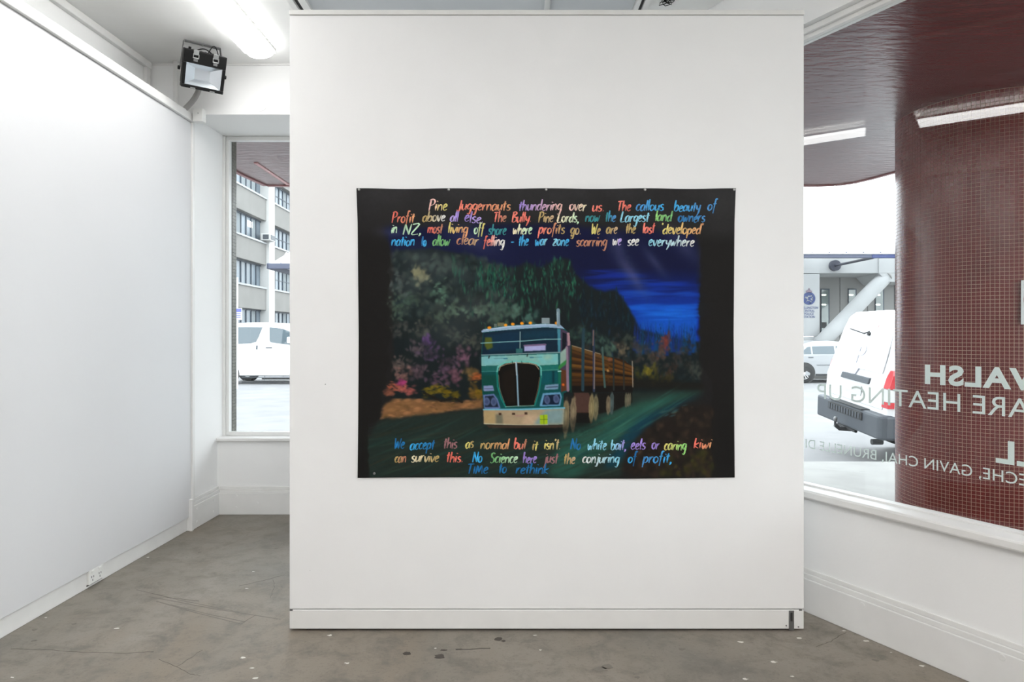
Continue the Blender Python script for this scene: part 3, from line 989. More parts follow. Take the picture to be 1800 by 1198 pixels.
# upper panel
tp([(80, 480), (420, 466), (750, 456), (752, 555), (80, 580)], (112, 158, 150))
tp([(80, 480), (300, 470), (280, 540), (90, 560)], (104, 164, 178), 3, .6)
tp([(560, 462), (750, 456), (752, 530), (600, 540)], (96, 170, 178), 3, .6)
tp([(620, 470), (700, 462), (700, 500), (630, 510)], (170, 166, 120), 3, .4)
for x0, x1, y in ((190, 280, 497), (510, 610, 487)):
    tl([(x0, y), (x1, y - 3)], 3, (60, 90, 96))
for x, y in ((292, 496), (520, 487)):
    tl([(x - 14, y), (x + 14, y)], 9, (40, 96, 118))
for x, y in ((150, 482), (486, 466)):
    tl([(x, y - 8), (x - 6, y + 10)], 9, (20, 26, 26))
tp([(80, 560), (230, 556), (210, 600), (84, 610)], (24, 84, 80))
tp([(590, 556), (752, 548), (752, 600), (600, 600)], (24, 96, 88))
tl([(84, 612), (220, 606)], 4, (86, 150, 144), .8)
tl([(600, 602), (756, 594)], 4, (110, 170, 150), .8)
tp([(84, 640), (210, 640), (240, 820), (96, 810)], (8, 58, 48), 1.5, .7)
tp([(600, 610), (752, 604), (752, 700), (600, 720)], (8, 72, 82), 1.5, .7)
tp([(700, 605), (720, 605), (720, 710), (700, 712)], (4, 40, 48), 1.0, .8)
tp([(752, 600), (778, 600), (778, 720), (752, 720)], (16, 90, 70), .5)
tl([(752, 608), (776, 606)], 9, (150, 200, 196))
# grille
gr = [(228, 620), (240, 566), (285, 540), (380, 528), (500, 534), (560, 548), (590, 580), (594, 660), (575, 780), (540, 912), (300, 920), (250, 800), (232, 700)]
tp(gr, (14, 12, 10))
tp([(260, 620), (370, 580), (380, 880), (310, 890), (265, 760)], (30, 22, 16), 2, .6)
tl([(216, 620), (226, 566), (280, 532), (380, 518), (510, 524), (574, 540), (602, 580), (604, 660)], 12, (92, 168, 158))
tl([(234, 600), (246, 566), (300, 544), (380, 532), (500, 538), (556, 552), (584, 590)], 6, (190, 170, 140), .85)
tl([(216, 620), (222, 740), (255, 850), (292, 922)], 12, (20, 110, 98))
tl([(604, 650), (585, 780), (548, 905)], 12, (24, 110, 100))
tl([(230, 640), (240, 760), (280, 880)], 4, (170, 150, 120), .7)
tl([(590, 660), (574, 770), (545, 880)], 4, (170, 140, 100), .7)
tl([(292, 918), (420, 912), (540, 908)], 5, (130, 176, 160))
tl([(385, 524), (392, 640), (398, 780), (404, 908)], 13, (122, 150, 166))
tl([(380, 530), (388, 640)], 5, (196, 206, 210))
for x in (350, 432):
    tl([(x, 520), (x + 2, 545)], 5, (20, 40, 44))
# lamps
for pts, c in (([(98, 735), (180, 732), (192, 780), (100, 782)], (112, 124, 160)), ([(640, 728), (756, 718), (750, 765), (630, 770)], (104, 132, 156)),
               ([(96, 815), (190, 805), (222, 850), (248, 930), (230, 940), (105, 938)], (86, 104, 146)), ([(618, 800), (770, 790), (785, 830), (770, 910), (590, 915), (596, 880)], (90, 136, 168))):
    tp(pts, c, .3)
tp([(112, 826), (184, 820), (212, 860), (230, 922), (112, 922)], (20, 28, 44), .3)
tp([(632, 818), (764, 808), (772, 840), (758, 898), (612, 902)], (14, 26, 44), .3)
for x, y in ((128, 872), (188, 876), (655, 858), (735, 850)):
    td(x, y, 27, 38, 0, (84, 96, 130), .9, 5)
    td(x, y, 17, 24, 0, (50, 62, 92), .8, 3)
tl([(105, 762), (180, 760)], 5, (50, 56, 80))
tl([(650, 748), (745, 742)], 8, (40, 50, 70))
# bumper
tl([(100, 945), (420, 942), (806, 928)], 14, (96, 160, 182))
tp([(98, 950), (420, 950), (806, 934), (796, 1072), (420, 1080), (102, 1070)], (150, 132, 106))
tp([(102, 960), (200, 958), (205, 1066), (104, 1066)], (156, 134, 92), 1.5, .8)
tp([(205, 985), (265, 985), (270, 1070), (205, 1070)], (86, 88, 74), 1.5, .8)
tp([(480, 985), (590, 1000), (560, 1072), (420, 1075)], (176, 150, 124), 3, .7)
tp([(560, 1040), (640, 950), (800, 936), (794, 1070), (540, 1076)], (98, 132, 136), 2.5, .8)
tp([(680, 960), (780, 950), (775, 1040), (660, 1040)], (112, 134, 138), 3, .7)
tl([(104, 1068), (420, 1078), (660, 1074)], 6, (196, 196, 172), .8)
tp([(592, 990), (660, 986), (660, 1070), (594, 1072)], (142, 168, 26))
tl([(626, 990), (628, 1070)], 4, (60, 84, 20))
tl([(596, 1030), (660, 1028)], 4, (60, 84, 20))
for x, y in ((243, 982), (362, 980), (470, 977)):
    tp([(x - 13, y - 9), (x + 13, y - 9), (x + 13, y + 9), (x - 13, y + 9)], (58, 40, 30))
tl([(375, 994), (460, 990)], 5, (150, 90, 100), .7)
tl([(385, 1006), (445, 1003)], 4, (140, 100, 110), .6)
tp([(120, 1078), (660, 1080), (796, 1074), (780, 1100), (150, 1105)], (52, 42, 34), .5)
# canvas weave and dry-brush
img *= 1.1 * (1 + (N3[..., None] - .5) * .10)
img = np.clip(img, 0, 255)

# average the two-fold raster onto the grid of mesh vertices
NX, NY = int(TX1 - TX0) + 1, int(TY1 - TY0) + 1
ix = np.clip((np.arange(NX) * SS), 0, PW - 1)
iy = np.clip((np.arange(NY) * SS), 0, PH - 1)
acc = np.zeros((NY, NX, 3), np.float32)
for dy in (0, -1):
    for dx in (0, -1):
        acc += img[np.clip(iy + dy, 0, PH - 1)][:, np.clip(ix + dx, 0, PW - 1)]
acc /= 4 * 255.0
acc = np.where(acc <= 0.04045, acc / 12.92, ((acc + 0.055) / 1.055) ** 2.4)

PIN_X = np.array([631.5, 789.0, 960.0, 1133.5, 1290.0])


def canvas_pos(X, Y):
    """photo pixel on the canvas -> world position, with the sag and ripple of loose cloth"""
    u = (X - TX0) / (TX1 - TX0)
    v = (Y - TY0) / (TY1 - TY0)
    side = np.interp(v, [0, .12, .5, .8, 1], [0, 2.2, 4.0, 3.0, 2.2])
    Xp = X + (0.5 - u) * 2 * side * np.abs(2 * u - 1) ** 3
    ph = np.interp(X, PIN_X, [0, 1, 2, 3, 4])
    sag = np.sin(np.pi * (ph % 1.0)) ** 2
    Yp = Y + sag * 1.6 * (1 - v) ** 3 - (v ** 6) * 1.2 * np.sin(u * 7)
    rip = sag * .0035 * np.exp(-v * 9) + .0016 * np.sin(u * 23 + v * 4) * np.exp(-v * 3) + .0015 * np.sin(u * 9 + 1) * np.sin(v * 7)
    dep = .0045 + rip + .006 * np.clip(v - .75, 0, 1) ** 2 * 16 * (.7 + .4 * np.sin(u * 8 + .5)) * .35
    yw = PY - np.maximum(dep, .002)
    return (Xp - CX) / F * PY, yw, EYE - (Yp - HY) / F * PY


def colour_mat(name, attr, rough=0.5, spec=0.1, bump=0.12, bscale=520):
    m = bpy.data.materials.new(name)
    m.use_nodes = True
    nt = m.node_tree
    b = nt.nodes['Principled BSDF']
    a = nt.nodes.new('ShaderNodeAttribute')
    a.attribute_name = attr
    nt.links.new(a.outputs['Color'], b.inputs['Base Color'])
    b.inputs['Roughness'].default_value = rough
    b.inputs['Specular IOR Level'].default_value = spec
    tc = nt.nodes.new('ShaderNodeTexCoord')
    n = nt.nodes.new('ShaderNodeTexNoise')
    n.inputs['Scale'].default_value = bscale
    n.inputs['Detail'].default_value = 2
    nt.links.new(tc.outputs['Object'], n.inputs['Vector'])
    bp = nt.nodes.new('ShaderNodeBump')
    bp.inputs['Strength'].default_value = bump
    bp.inputs['Distance'].default_value = 0.001
    nt.links.new(n.outputs['Fac'], bp.inputs['Height'])
    nt.links.new(bp.outputs[0], b.inputs['Normal'])
    return m


gx, gy = np.meshgrid(np.linspace(TX0, TX1, NX), np.linspace(TY0, TY1, NY))
wx, wy, wz = canvas_pos(gx, gy)
co = np.stack([wx, wy, wz], -1).reshape(-1, 3)
ring = np.concatenate([np.arange(NX), np.arange(1, NY) * NX + NX - 1, (NY - 1) * NX + np.arange(NX - 2, -1, -1), np.arange(NY - 2, 0, -1) * NX])
back = co[ring].copy()
back[:, 1] += 0.0012
nv = len(co)
allco = np.concatenate([co, back])
i0 = (np.arange(NY - 1)[:, None] * NX + np.arange(NX - 1)[None, :]).ravel()
quads = np.stack([i0, i0 + NX, i0 + NX + 1, i0 + 1], -1)
nr = len(ring)
k = np.arange(nr)
edge = np.stack([ring, ring[(k + 1) % nr], nv + (k + 1) % nr, nv + k], -1)
allq = np.concatenate([quads, edge])
me = bpy.data.meshes.new('canvas')
me.vertices.add(len(allco))
me.vertices.foreach_set('co', allco.astype(np.float32).ravel())
me.loops.add(allq.size)
me.loops.foreach_set('vertex_index', allq.astype(np.int32).ravel())
me.polygons.add(len(allq))
me.polygons.foreach_set('loop_start', np.arange(0, allq.size, 4, dtype=np.int32))
me.polygons.foreach_set('use_smooth', np.concatenate([np.ones(len(quads), bool), np.zeros(nr, bool)]))
me.update(calc_edges=True)
cols = np.concatenate([acc.reshape(-1, 3), acc.reshape(-1, 3)[ring]])
ca = me.color_attributes.new('paint', 'FLOAT_COLOR', 'POINT')
ca.data.foreach_set('color', np.concatenate([cols, np.ones((len(cols), 1))], 1).astype(np.float32).ravel())
painting = thing('painting', 'unframed dark canvas painting of a green logging truck with handwritten lines', 'painting', (0.18, PY - .004, pz(839)))
par(link('canvas', me, colour_mat('painted_canvas', 'paint')), painting)

# hand lettering: a small brush alphabet of strokes (x, y); baseline 0, x-height 5, ascender 9, descender -3.6
GL = {
    'a': (4.4, [[(3.6, 4.6), (2.2, 5), (.7, 3.6), (.4, 1.5), (1.3, .1), (2.6, .8), (3.6, 3)], [(3.8, 5), (3.5, 2), (3.8, .1)]]),
    'b': (4.3, [[(.9, 9), (.5, 4), (.5, .2)], [(.5, 2.6), (2, 4.8), (3.6, 4), (3.5, 1.4), (2, 0), (.6, .5)]]),
    'c': (3.6, [[(3.2, 4.3), (2.2, 5), (.8, 3.6), (.5, 1.4), (1.6, 0), (3.2, .9)]]),
    'd': (4.5, [[(3.5, 4.2), (2, 4.8), (.6, 3.2), (.5, 1), (1.6, 0), (3.3, 2)], [(4, 9), (3.6, 4), (3.7, 0)]]),
    'e': (3.7, [[(.6, 2.2), (2.4, 3), (3, 4.2), (2, 5), (.8, 3.6), (.5, 1.4), (1.6, 0), (3.4, .9)]]),
    'f': (3.4, [[(3.6, 8.4), (2.6, 9), (1.9, 7.6), (1.5, 3), (1, -2.6)], [(.3, 4.8), (3, 5.1)]]),
    'g': (4.3, [[(3.5, 4.5), (2, 5), (.6, 3.4), (.7, 1.4), (1.8, .7), (3.4, 2.8)], [(3.8, 5), (3.4, .4), (2.4, -3.4), (.7, -2.8)]]),
    'h': (4.3, [[(1, 9), (.6, 4), (.5, 0)], [(.6, 2.6), (2.2, 4.8), (3.4, 3.8), (3.5, 0)]]),
    'i': (1.8, [[(1, 5), (.7, 2), (.8, 0)], [(1.5, 7.4), (1.4, 6.8)]]),
    'j': (2.4, [[(1.8, 5), (1.5, 0), (.8, -3), (-.4, -2.8)], [(2.2, 7.2), (2.1, 6.7)]]),
    'k': (4.0, [[(1, 9), (.5, 0)], [(3.6, 4.8), (.7, 2.4), (3.6, 0)]]),
    'l': (1.7, [[(1.2, 9), (.8, 4), (.8, 0)]]),
    'm': (6.2, [[(.7, 5), (.5, 0)], [(.6, 2.8), (2, 4.8), (2.9, 3.6), (2.8, 0)], [(2.9, 2.8), (4.4, 4.8), (5.4, 3.6), (5.4, 0)]]),
    'n': (4.3, [[(.7, 5), (.5, 0)], [(.6, 2.8), (2.3, 4.8), (3.4, 3.8), (3.5, 0)]]),
    'o': (4.1, [[(2.4, 4.9), (.8, 4), (.5, 1.5), (1.7, 0), (3.3, 1.2), (3.5, 3.6), (2.2, 5)]]),
    'p': (4.3, [[(.9, 5), (.5, 0), (.2, -3.6)], [(.7, 2.8), (2.2, 4.9), (3.6, 3.8), (3.2, 1.2), (1.7, .2), (.6, 1)]]),
    'r': (3.4, [[(.7, 5), (.5, 0)], [(.6, 2.6), (1.8, 4.6), (3.3, 4.8)]]),
    's': (3.5, [[(3.1, 4.4), (2, 5), (.9, 4), (1.3, 2.9), (2.8, 2), (2.7, .6), (1.5, 0), (.3, .7)]]),
    't': (3.1, [[(1.8, 8), (1.3, 3), (1.4, 0)], [(.2, 5.4), (3, 5.8)]]),
    'u': (4.3, [[(.7, 5), (.5, 1.6), (1.5, 0), (3.2, 2)], [(3.7, 5), (3.5, 2), (3.7, 0)]]),
    'v': (3.7, [[(.4, 5), (1.6, 0), (3.6, 5.2)]]),
    'w': (5.6, [[(.5, 5), (1.2, 0), (2.9, 3.6), (3.5, 0), (5.4, 5.2)]]),
    'y': (4.0, [[(.6, 5), (.8, 2.4), (1.8, 1.6), (3.4, 3.4)], [(3.8, 5.2), (2.8, 0), (1.4, -3.4)]]),
    'z': (4.0, [[(.5, 4.8), (3.6, 5), (.5, .2), (3.8, .1)]]),
    'P': (4.8, [[(1.4, 8.8), (.8, 4), (.5, -.4)], [(.4, 8), (2.6, 9), (4.3, 7.6), (3.6, 5), (1, 3.9)]]),
    'J': (3.6, [[(2.9, 9), (2.6, 4), (2, 0), (.6, -.6), (.1, .6)]]),
    'T': (4.4, [[(.2, 8.2), (4.6, 8.6)], [(2.4, 8.4), (2, 4), (1.8, 0)]]),
    'B': (4.5, [[(1.2, 8.6), (.6, 0)], [(.4, 8.2), (3, 8.8), (3.8, 7.2), (1.2, 4.8), (3.8, 4), (4, 1.4), (2, 0), (.4, .6)]]),
    'L': (4.2, [[(1.4, 8.8), (.7, 4), (.5, .2), (3.8, .4)]]),
    'N': (5.6, [[(.5, 0), (1.2, 8.6)], [(1.2, 8.6), (4.2, .2)], [(4.2, .2), (5.2, 8.8)]]),
    'Z': (5.4, [[(.6, 8.4), (5, 8.6), (.5, .2), (5, .1)]]),
    'W': (6.2, [[(.5, 8.6), (1.2, 0), (3, 6), (3.9, 0), (6, 8.4)]]),
    'S': (4.4, [[(4, 7.8), (2.6, 8.8), (1, 7.4), (1.6, 5.2), (3.4, 3.6), (3.2, 1), (1.6, 0), (.2, .9)]]),
    'I': (1.8, [[(1, 6), (.8, 0)]]),
    'M': (5.6, [[(.4, 0), (1.2, 6.6), (2.4, 1.6), (4, 6.8), (4.9, 0)]]),
    '.': (2.0, [[(.8, .5), (1.2, .4)]]),
    ',': (2.0, [[(1.2, .9), (.9, -.4), (.3, -1.5)]]),
    "'": (1.6, [[(1, 8.8), (.6, 7)]]),
    '-': (3.6, [[(.3, 3), (3.3, 3.1)]]),
}
C = dict(pk=(240, 190, 180), rd=(232, 112, 96), or_=(226, 160, 110), ye=(226, 214, 120), cr=(238, 226, 190), pu=(160, 134, 214), lv=(186, 164, 228), bl=(70, 146, 208),
         sk=(54, 168, 226), te=(40, 138, 144), mi=(196, 232, 196), gr=(112, 178, 110), lg=(150, 214, 120), br=(190, 128, 100), ta=(200, 170, 130), ol=(186, 160, 100), wh=(226, 226, 222), pb=(140, 208, 230), mv=(160, 112, 116), dk=(20, 112, 172), cor=(246, 128, 110))
LINES = [
    (370, [('Pine', 753, 788, 'pk', 'ye'), ('Juggernauts', 803, 899, 'cor', 'or_'), ('thundering', 911, 989, 'pu', 'pk'), ('over', 1000, 1032, 'pk', 'cr'), ('us.', 1040, 1064, 'cor', 'cor'), ('The', 1084, 1110, 'cor', 'rd'), ('callous', 1117, 1168, 'bl', 'sk'), ('beauty', 1184, 1232, 'sk', 'bl'), ('of', 1243, 1261, 'bl', 'bl')]),
    (390, [('Profit', 688, 730, 'rd', 'or_'), ('above', 742, 784, 'ol', 'wh'), ('all', 791, 807, 'lv', 'pu'), ('else.', 816, 852, 'pu', 'lv'), ('The', 867, 891, 'cor', 'br'), ('Bully.', 899, 936, 'cor', 'rd'), ('Pine', 946, 974, 'ol', 'ta'), ('Lords,', 979, 1019, 'cr', 'mi'), ('now', 1028, 1055, 'te', 'te'), ('the', 1063, 1083, 'te', 'bl'), ('Largest', 1090, 1142, 'pb', 'pb'), ('land', 1151, 1182, 'lg', 'gr'), ('owners', 1191, 1241, 'dk', 'bl')]),
    (410.5, [('in', 687, 699, 'mi', 'mi'), ('NZ,', 707, 743, 'mi', 'mi'), ('most', 751, 779, 'rd', 'br'), ('living', 787, 824, 'ye', 'or_'), ('off', 833, 852, 'mi', 'ye'), ('shore', 858, 891, 'te', 'te'), ('where', 901, 936, 'cr', 'mi'), ('profits', 946, 994, 'cor', 'ol'), ('go.', 1002, 1023, 'ol', 'ta'), ('We', 1039, 1056, 'ye', 'ol'), ('are', 1065, 1086, 'ol', 'ta'), ('the', 1099, 1118, 'ol', 'ol'), ('last', 1129, 1152, 'cor', 'rd'), ("'developed'", 1161, 1237, 'ye', 'or_')]),
    (431.5, [('nation', 687, 730, 'sk', 'sk'), ('to', 740, 750, 'dk', 'sk'), ('allow', 760, 792, 'gr', 'gr'), ('clear', 802, 843, 'br', 'ta'), ('felling', 849, 888, 'rd', 'wh'), ('-', 897, 905, 'sk', 'sk'), ('the', 911, 930, 'sk', 'sk'), ('war', 940, 963, 'sk', 'pb'), ('zone', 971, 1001, 'pb', 'sk'), ("'", 1002, 1005, 'ol', 'ol'), ('scarring', 1012, 1068, 'br', 'br'), ('we', 1076, 1093, 'wh', 'lv'), ('see', 1102, 1124, 'wh', 'wh'), ('everywhere', 1139, 1222, 'pb', 'wh')]),
    (788.5, [('We', 692, 712, 'dk', 'dk'), ('accept', 720, 765, 'sk', 'dk'), ('this', 779, 805, 'mv', 'mv'), ('as', 818, 834, 'ye', 'ol'), ('normal', 844, 896, 'ol', 'or_'), ('but', 903, 927, 'cor', 'br'), ('it', 935, 947, 'ol', 'ye'), ("isn't.", 956, 987, 'ye', 'ta'), ('No', 1002, 1022, 'dk', 'dk'), ('white', 1032, 1067, 'pb', 'pb'), ('bait,', 1073, 1102, 'pb', 'pu'), ('eels', 1108, 1136, 'pu', 'pu'), ('or', 1145, 1160, 'pu', 'pu'), ('caring', 1167, 1208, 'ye', 'lg'), ('kiwi', 1219, 1253, 'rd', 'or_')]),
    (812.5, [('can', 693, 715, 'ol', 'br'), ('survive', 722, 773, 'cr', 'ol'), ('this.', 784, 816, 'rd', 'cor'), ('No', 830, 849, 'sk', 'sk'), ('Science', 861, 911, 'gr', 'mi'), ('here', 919, 944, 'pu', 'pu'), ('just', 956, 982, 'mv', 'mv'), ('the', 990, 1012, 'ol', 'ta'), ('conjuring', 1023, 1090, 'wh', 'pb'), ('of', 1103, 1120, 'sk', 'dk'), ('profit,', 1129, 1183, 'bl', 'sk')]),
    (832, [('TIMe', 820, 860, 'dk', 'dk'), ('to', 876, 892, 'dk', 'dk'), ('rethink', 906, 966, 'dk', 'dk')]),
]
lcol = {k: np.array(v, float) for k, v in C.items()}
M_LETTER = colour_mat('brushed_letter_paint', 'paint', 0.45, 0.3, 0.1, 900)


def spline(pts, n=4):
    if len(pts) == 2:
        return [pts[0], ((pts[0][0] + pts[1][0]) / 2, (pts[0][1] + pts[1][1]) / 2), pts[1]]
    P = [np.array(pts[0])] + [np.array(p) for p in pts] + [np.array(pts[-1])]
    out = []
    for i in range(1, len(P) - 2):
        for t in np.linspace(0, 1, n, endpoint=False):
            a, b, c, d = P[i - 1], P[i], P[i + 1], P[i + 2]
            out.append(tuple(.5 * (2 * b + (c - a) * t + (2 * a - 5 * b + 4 * c - d) * t * t + (3 * b - a - 3 * c + d) * t ** 3)))
    out.append(tuple(pts[-1]))
    return out


for base, words in LINES:
    for wd, x0, x1, ca_, cb_ in words:
        V, Fc, VC = [], [], []
        adv = sum(GL[ch][0] for ch in wd)
        sx = (x1 - x0) / max(adv - .3 + 1.2, .1)
        cur = 0.0
        wb_ = base + rng.normal(0, .7)
        for li, ch in enumerate(wd):
            w_, strokes = GL[ch]
            t = li / max(1, len(wd) - 1)
            col = lcol[ca_] * (1 - t) + lcol[cb_] * t
            sy = 2.1 * rng.uniform(.93, 1.07)
            off = rng.normal(0, .4)
            for st in strokes:
                pts = spline([(p[0], p[1]) for p in st])
                q = []
                for (u_, v_) in pts:
                    X = x0 + (cur + u_ + v_ * .13) * sx
                    Y = wb_ + off - v_ * sy
                    q.append((X, Y))
                n = len(q)
                hb = len(V)
                for i, (X, Y) in enumerate(q):
                    dx = q[min(i + 1, n - 1)][0] - q[max(i - 1, 0)][0]
                    dy = q[min(i + 1, n - 1)][1] - q[max(i - 1, 0)][1]
                    L = math.hypot(dx, dy) + 1e-6
                    tt = i / (n - 1)
                    hw = (1.3 if abs(dy) > abs(dx) else 1.0) * (.72 + .45 * math.sin(math.pi * min(1, tt * 1.15 + .1))) * rng.uniform(.85, 1.15)
                    nx_, ny_ = -dy / L * hw, dx / L * hw
                    cc = np.clip(col * (1.0 - .28 * abs(tt - .35) + rng.normal(0, .06)), 8, 252)
                    for sgn in (1, -1):
                        ax_, ay_, az_ = canvas_pos(np.float64(X + nx_ * sgn), np.float64(Y + ny_ * sgn))
                        V.append((float(ax_), float(ay_) - .0007, float(az_)))
                        VC.append([lin(z_) for z_ in cc] + [1.0])
                for i in range(n - 1):
                    a_ = hb + 2 * i
                    Fc.append((a_, a_ + 1, a_ + 3, a_ + 2))
            cur += w_
        me = bpy.data.meshes.new('painted_word')
        me.from_pydata(V, [], Fc)
        ca = me.color_attributes.new('paint', 'FLOAT_COLOR', 'POINT')
        ca.data.foreach_set('color', np.array(VC, np.float32).ravel())
        o = link('painted_word', me, M_LETTER)
        par(o, painting)

for i, (x, y) in enumerate([(p, 333.5) for p in PIN_X] + [(657, 831.5)]):
    q = canvas_pos(np.float64(x), np.float64(y))
    q = Vector((float(q[0]), float(q[1]) - .0005, float(q[2])))
    pin = MB().tube([q + Vector((0, .004, 0)), q, q + Vector((0, -.0016, 0)), q + Vector((0, -.003, 0)), q + Vector((0, -.0036, 0))], [.001, .0056, .0054, .004, .0012], 14).build('drawing_pin', M_STEEL if i < 5 else M_DKSTEEL, smooth=True)
    lab = ['steel pin in the top corner of the painting nearest the long lining wall', 'steel pin in the painting edge above the handwritten word Pine',
           'steel pin in the painting edge above the handwritten word thundering', 'steel pin in the painting edge above the handwritten word callous',
           'steel pin in the top corner of the painting nearest the shop window', 'dark pin in the painting below the handwritten word can'][i]
    tag(pin, lab, 'pin', 'pins along the top edge of the painting' if i < 5 else None)
for x, y, r in ((572, 675, .002), (545, 1002, .001)):
    q = px(x, y, PY)
    MB().disc(q, (0, -1, 0), r, 0.0012, 8).build('pin_hole', M_DKSTEEL, None)
    o = COL.objects[-1] if False else bpy.data.objects[[k for k in bpy.data.objects.keys() if k.startswith('pin_hole')][-1]]
    pp(o)

# ------------------------------------------------------------------ ceiling lights
def tube_light(x, y0, y1, label, group=None, w=0.185, lamp=M_TUBE):
    root = thing('ceiling_light', label, 'ceiling light', (x, (y0 + y1) / 2, CEIL), group)
    h = 0.055
    par(MB().box(x - w * .36, x + w * .36, y0 + .015, y1 - .015, CEIL - h, CEIL).build('housing', M_WHITEPL, bevel=0.004), root)
    n = 14
    prof = [(x - w / 2, CEIL - h + .014), (x - w / 2, CEIL - h - .012)]
    for k in range(n + 1):
        a = math.pi * k / n
        prof.append((x - math.cos(a) * w * .42, CEIL - h - .012 - math.sin(a) * .032))
    prof += [(x + w / 2, CEIL - h - .012), (x + w / 2, CEIL - h + .014)]
    par(MB().prism([(a, y0, b) for a, b in prof], (0, y1 - y0, 0)).build('diffuser', lamp), root)
    rim = MB().box(x - w / 2 - .004, x - w / 2, y0, y1, CEIL - h - .002, CEIL - h + .016).box(x + w / 2, x + w / 2 + .004, y0, y1, CEIL - h - .002, CEIL - h + .016)
    par(rim.build('rim', M_WHITEPL), root)
    return root


TX = -1.545
tube_light(TX, 3.12, 4.19, 'lit tube light on the ceiling next to the black floodlight')
for y1 in (3.06,):
    tube_light(TX, y1 - 1.52, y1, 'lit tube light on the ceiling in line behind the one beside the floodlight')
for y1 in (1.2, -0.5, -2.2, -3.9, -5.6):  # this row and the next are out of view, added to brighten the panel
    tube_light(-0.2, y1 - 1.52, y1, 'unseen fill tube light added in the middle ceiling row behind the viewer', 'added fill lights in the middle row', lamp=M_FILLTUBE)
for y1 in (0.6, -1.1, -2.8, -4.5):
    tube_light(1.7, y1 - 1.52, y1, 'unseen fill tube light added on the ceiling near the side wall', 'added fill lights near the side wall', lamp=M_FILLTUBE)

# ------------------------------------------------------------------ floodlight
fb = Vector((-1.912, 4.215, CEIL))
hz = Vector((0.16, 0.123, 0)).normalized()        # across the fitting, to its right in view
fwd = Vector((hz.y, -hz.x, 0))                    # where it faces (before tilting down)
tilt = math.radians(26)
fn = (fwd * math.cos(tilt) - Vector((0, 0, 1)) * math.sin(tilt)).normalized()
fup = fn.cross(hz) * -1
if fup.z < 0:
    fup = -fup
flood = thing('floodlight', 'black square floodlight with steel clips hung from the ceiling on a bracket', 'floodlight', tuple(fb))
FW, FH = 0.242, 0.222
fc = fb + Vector((0, 0, -0.182)) + fwd * 0.04


def fl(u, v, w):
    return fc + hz * u + fup * v + fn * w


def fob(mb, u0, u1, v0, v1, w0, w1):
    return mb.prism([fl(u0, v0, w0), fl(u1, v0, w0), fl(u1, v1, w0), fl(u0, v1, w0)], fn * (w1 - w0))


U, Vh = FW / 2, FH / 2
wu, wv0, wv1 = U - .018, -Vh + .02, Vh - .075
fbz = fob(MB(), -U, U, wv1, Vh, -.035, .012)
fob(fbz, -U, U, -Vh, wv0, -.035, .012)
fob(fbz, -U, -wu, wv0, wv1, -.035, .012)
fob(fbz, wu, U, wv0, wv1, -.035, .012)
par(fbz.build('bezel', M_BLACK, bevel=0.003), flood)
par(fob(MB(), -U + .01, U - .01, -Vh + .01, Vh - .012, -.085, -.036).build('housing', M_BLACK, bevel=0.006), flood)
fins = MB()
for kf in range(9):
    u = -U + .02 + kf * (2 * U - .04) / 8
    fob(fins, u - .003, u + .003, -Vh + .015, Vh - .006, -.125, -.086)
par(fins.build('cooling_fins', M_BLACK), flood)
# reflector: truncated pyramid lining behind the glass
iu, iv0, iv1 = wu * .42, wv0 + .035, wv1 - .032
a = [fl(-wu, wv0, -.002), fl(wu, wv0, -.002), fl(wu, wv1, -.002), fl(-wu, wv1, -.002)]
b = [fl(-iu, iv0, -.033), fl(iu, iv0, -.033), fl(iu, iv1, -.033), fl(-iu, iv1, -.033)]
par(MB().add(a + b, [(0, 1, 5, 4), (1, 2, 6, 5), (2, 3, 7, 6), (3, 0, 4, 7)]).build('reflector', M_MIRROR), flood)
par(MB().add(b, [(0, 1, 2, 3)]).build('led_plate', M_LEDPLATE), flood)
par(fob(MB(), -wu, wu, wv0, wv1, .003, .006).build('front_glass', M_LENS), flood)
for u in (-.056, .056):
    cl = fob(MB(), u - .015, u + .015, Vh - .024, Vh + .006, .0125, .017)
    fob(cl, u - .018, u - .013, Vh - .045, Vh - .018, .0125, .019)
    fob(cl, u + .013, u + .018, Vh - .045, Vh - .018, .0125, .019)
    fob(cl, u - .016, u + .016, Vh - .045, Vh - .039, .0125, .019)
    fob(cl, u - .013, u + .013, Vh, Vh + .004, -.03, .016)
    par(cl.build('clip', M_STEEL, bevel=0.001), flood)
    par(fob(MB(), u - .012, u + .012, Vh - .062, Vh - .047, .0125, .0165).build('clip_hook', M_DKSTEEL, bevel=0.001), flood)
    par(fob(MB(), u - .014, u + .014, -Vh - .001, -Vh + .008, -.005, .015).build('hinge', M_STEEL, bevel=0.001), flood)
# U bracket fixed to the ceiling
bw = U + .006
piv = fl(0, -.01, -.04)
bt = MB()
zt = CEIL - 0.003
top_c = Vector((fb.x, fb.y, zt))
bt.obox(top_c, hz, fwd, (0, 0, 1), 2 * (bw - .022), .03, .005)
for s in (-1, 1):
    p1 = top_c + hz * (bw - .022) * s
    p2 = piv + hz * bw * s
    ax = (p2 - p1)
    L = ax.length
    ax.normalize()
    bt.obox((p1 + p2) / 2, hz, ax.cross(hz).normalized(), ax, .005, .026, L)
par(bt.build('bracket', M_DKSTEEL, bevel=0.001), flood)
for s in (-1, 1):
    par(MB().disc(piv + hz * (bw * s), hz * s, .012, .012, 12).build('pivot_knob', M_BLACK), flood)
par(MB().disc(top_c + Vector((0, 0, -.0025)) + hz * .0, (0, 0, -1), .007, .006, 10).build('bolt', M_STEEL), flood)
def arc3(p, q, rise, sag, n=12):
    """a cable bowing upwards from p to q in the frame of the floodlight"""
    return [fl(p[0] + (q[0] - p[0]) * t, p[1] + (q[1] - p[1]) * t + rise * math.sin(math.pi * t), p[2] + (q[2] - p[2]) * t - sag * math.sin(math.pi * t)) for t in [k / n for k in range(n + 1)]]


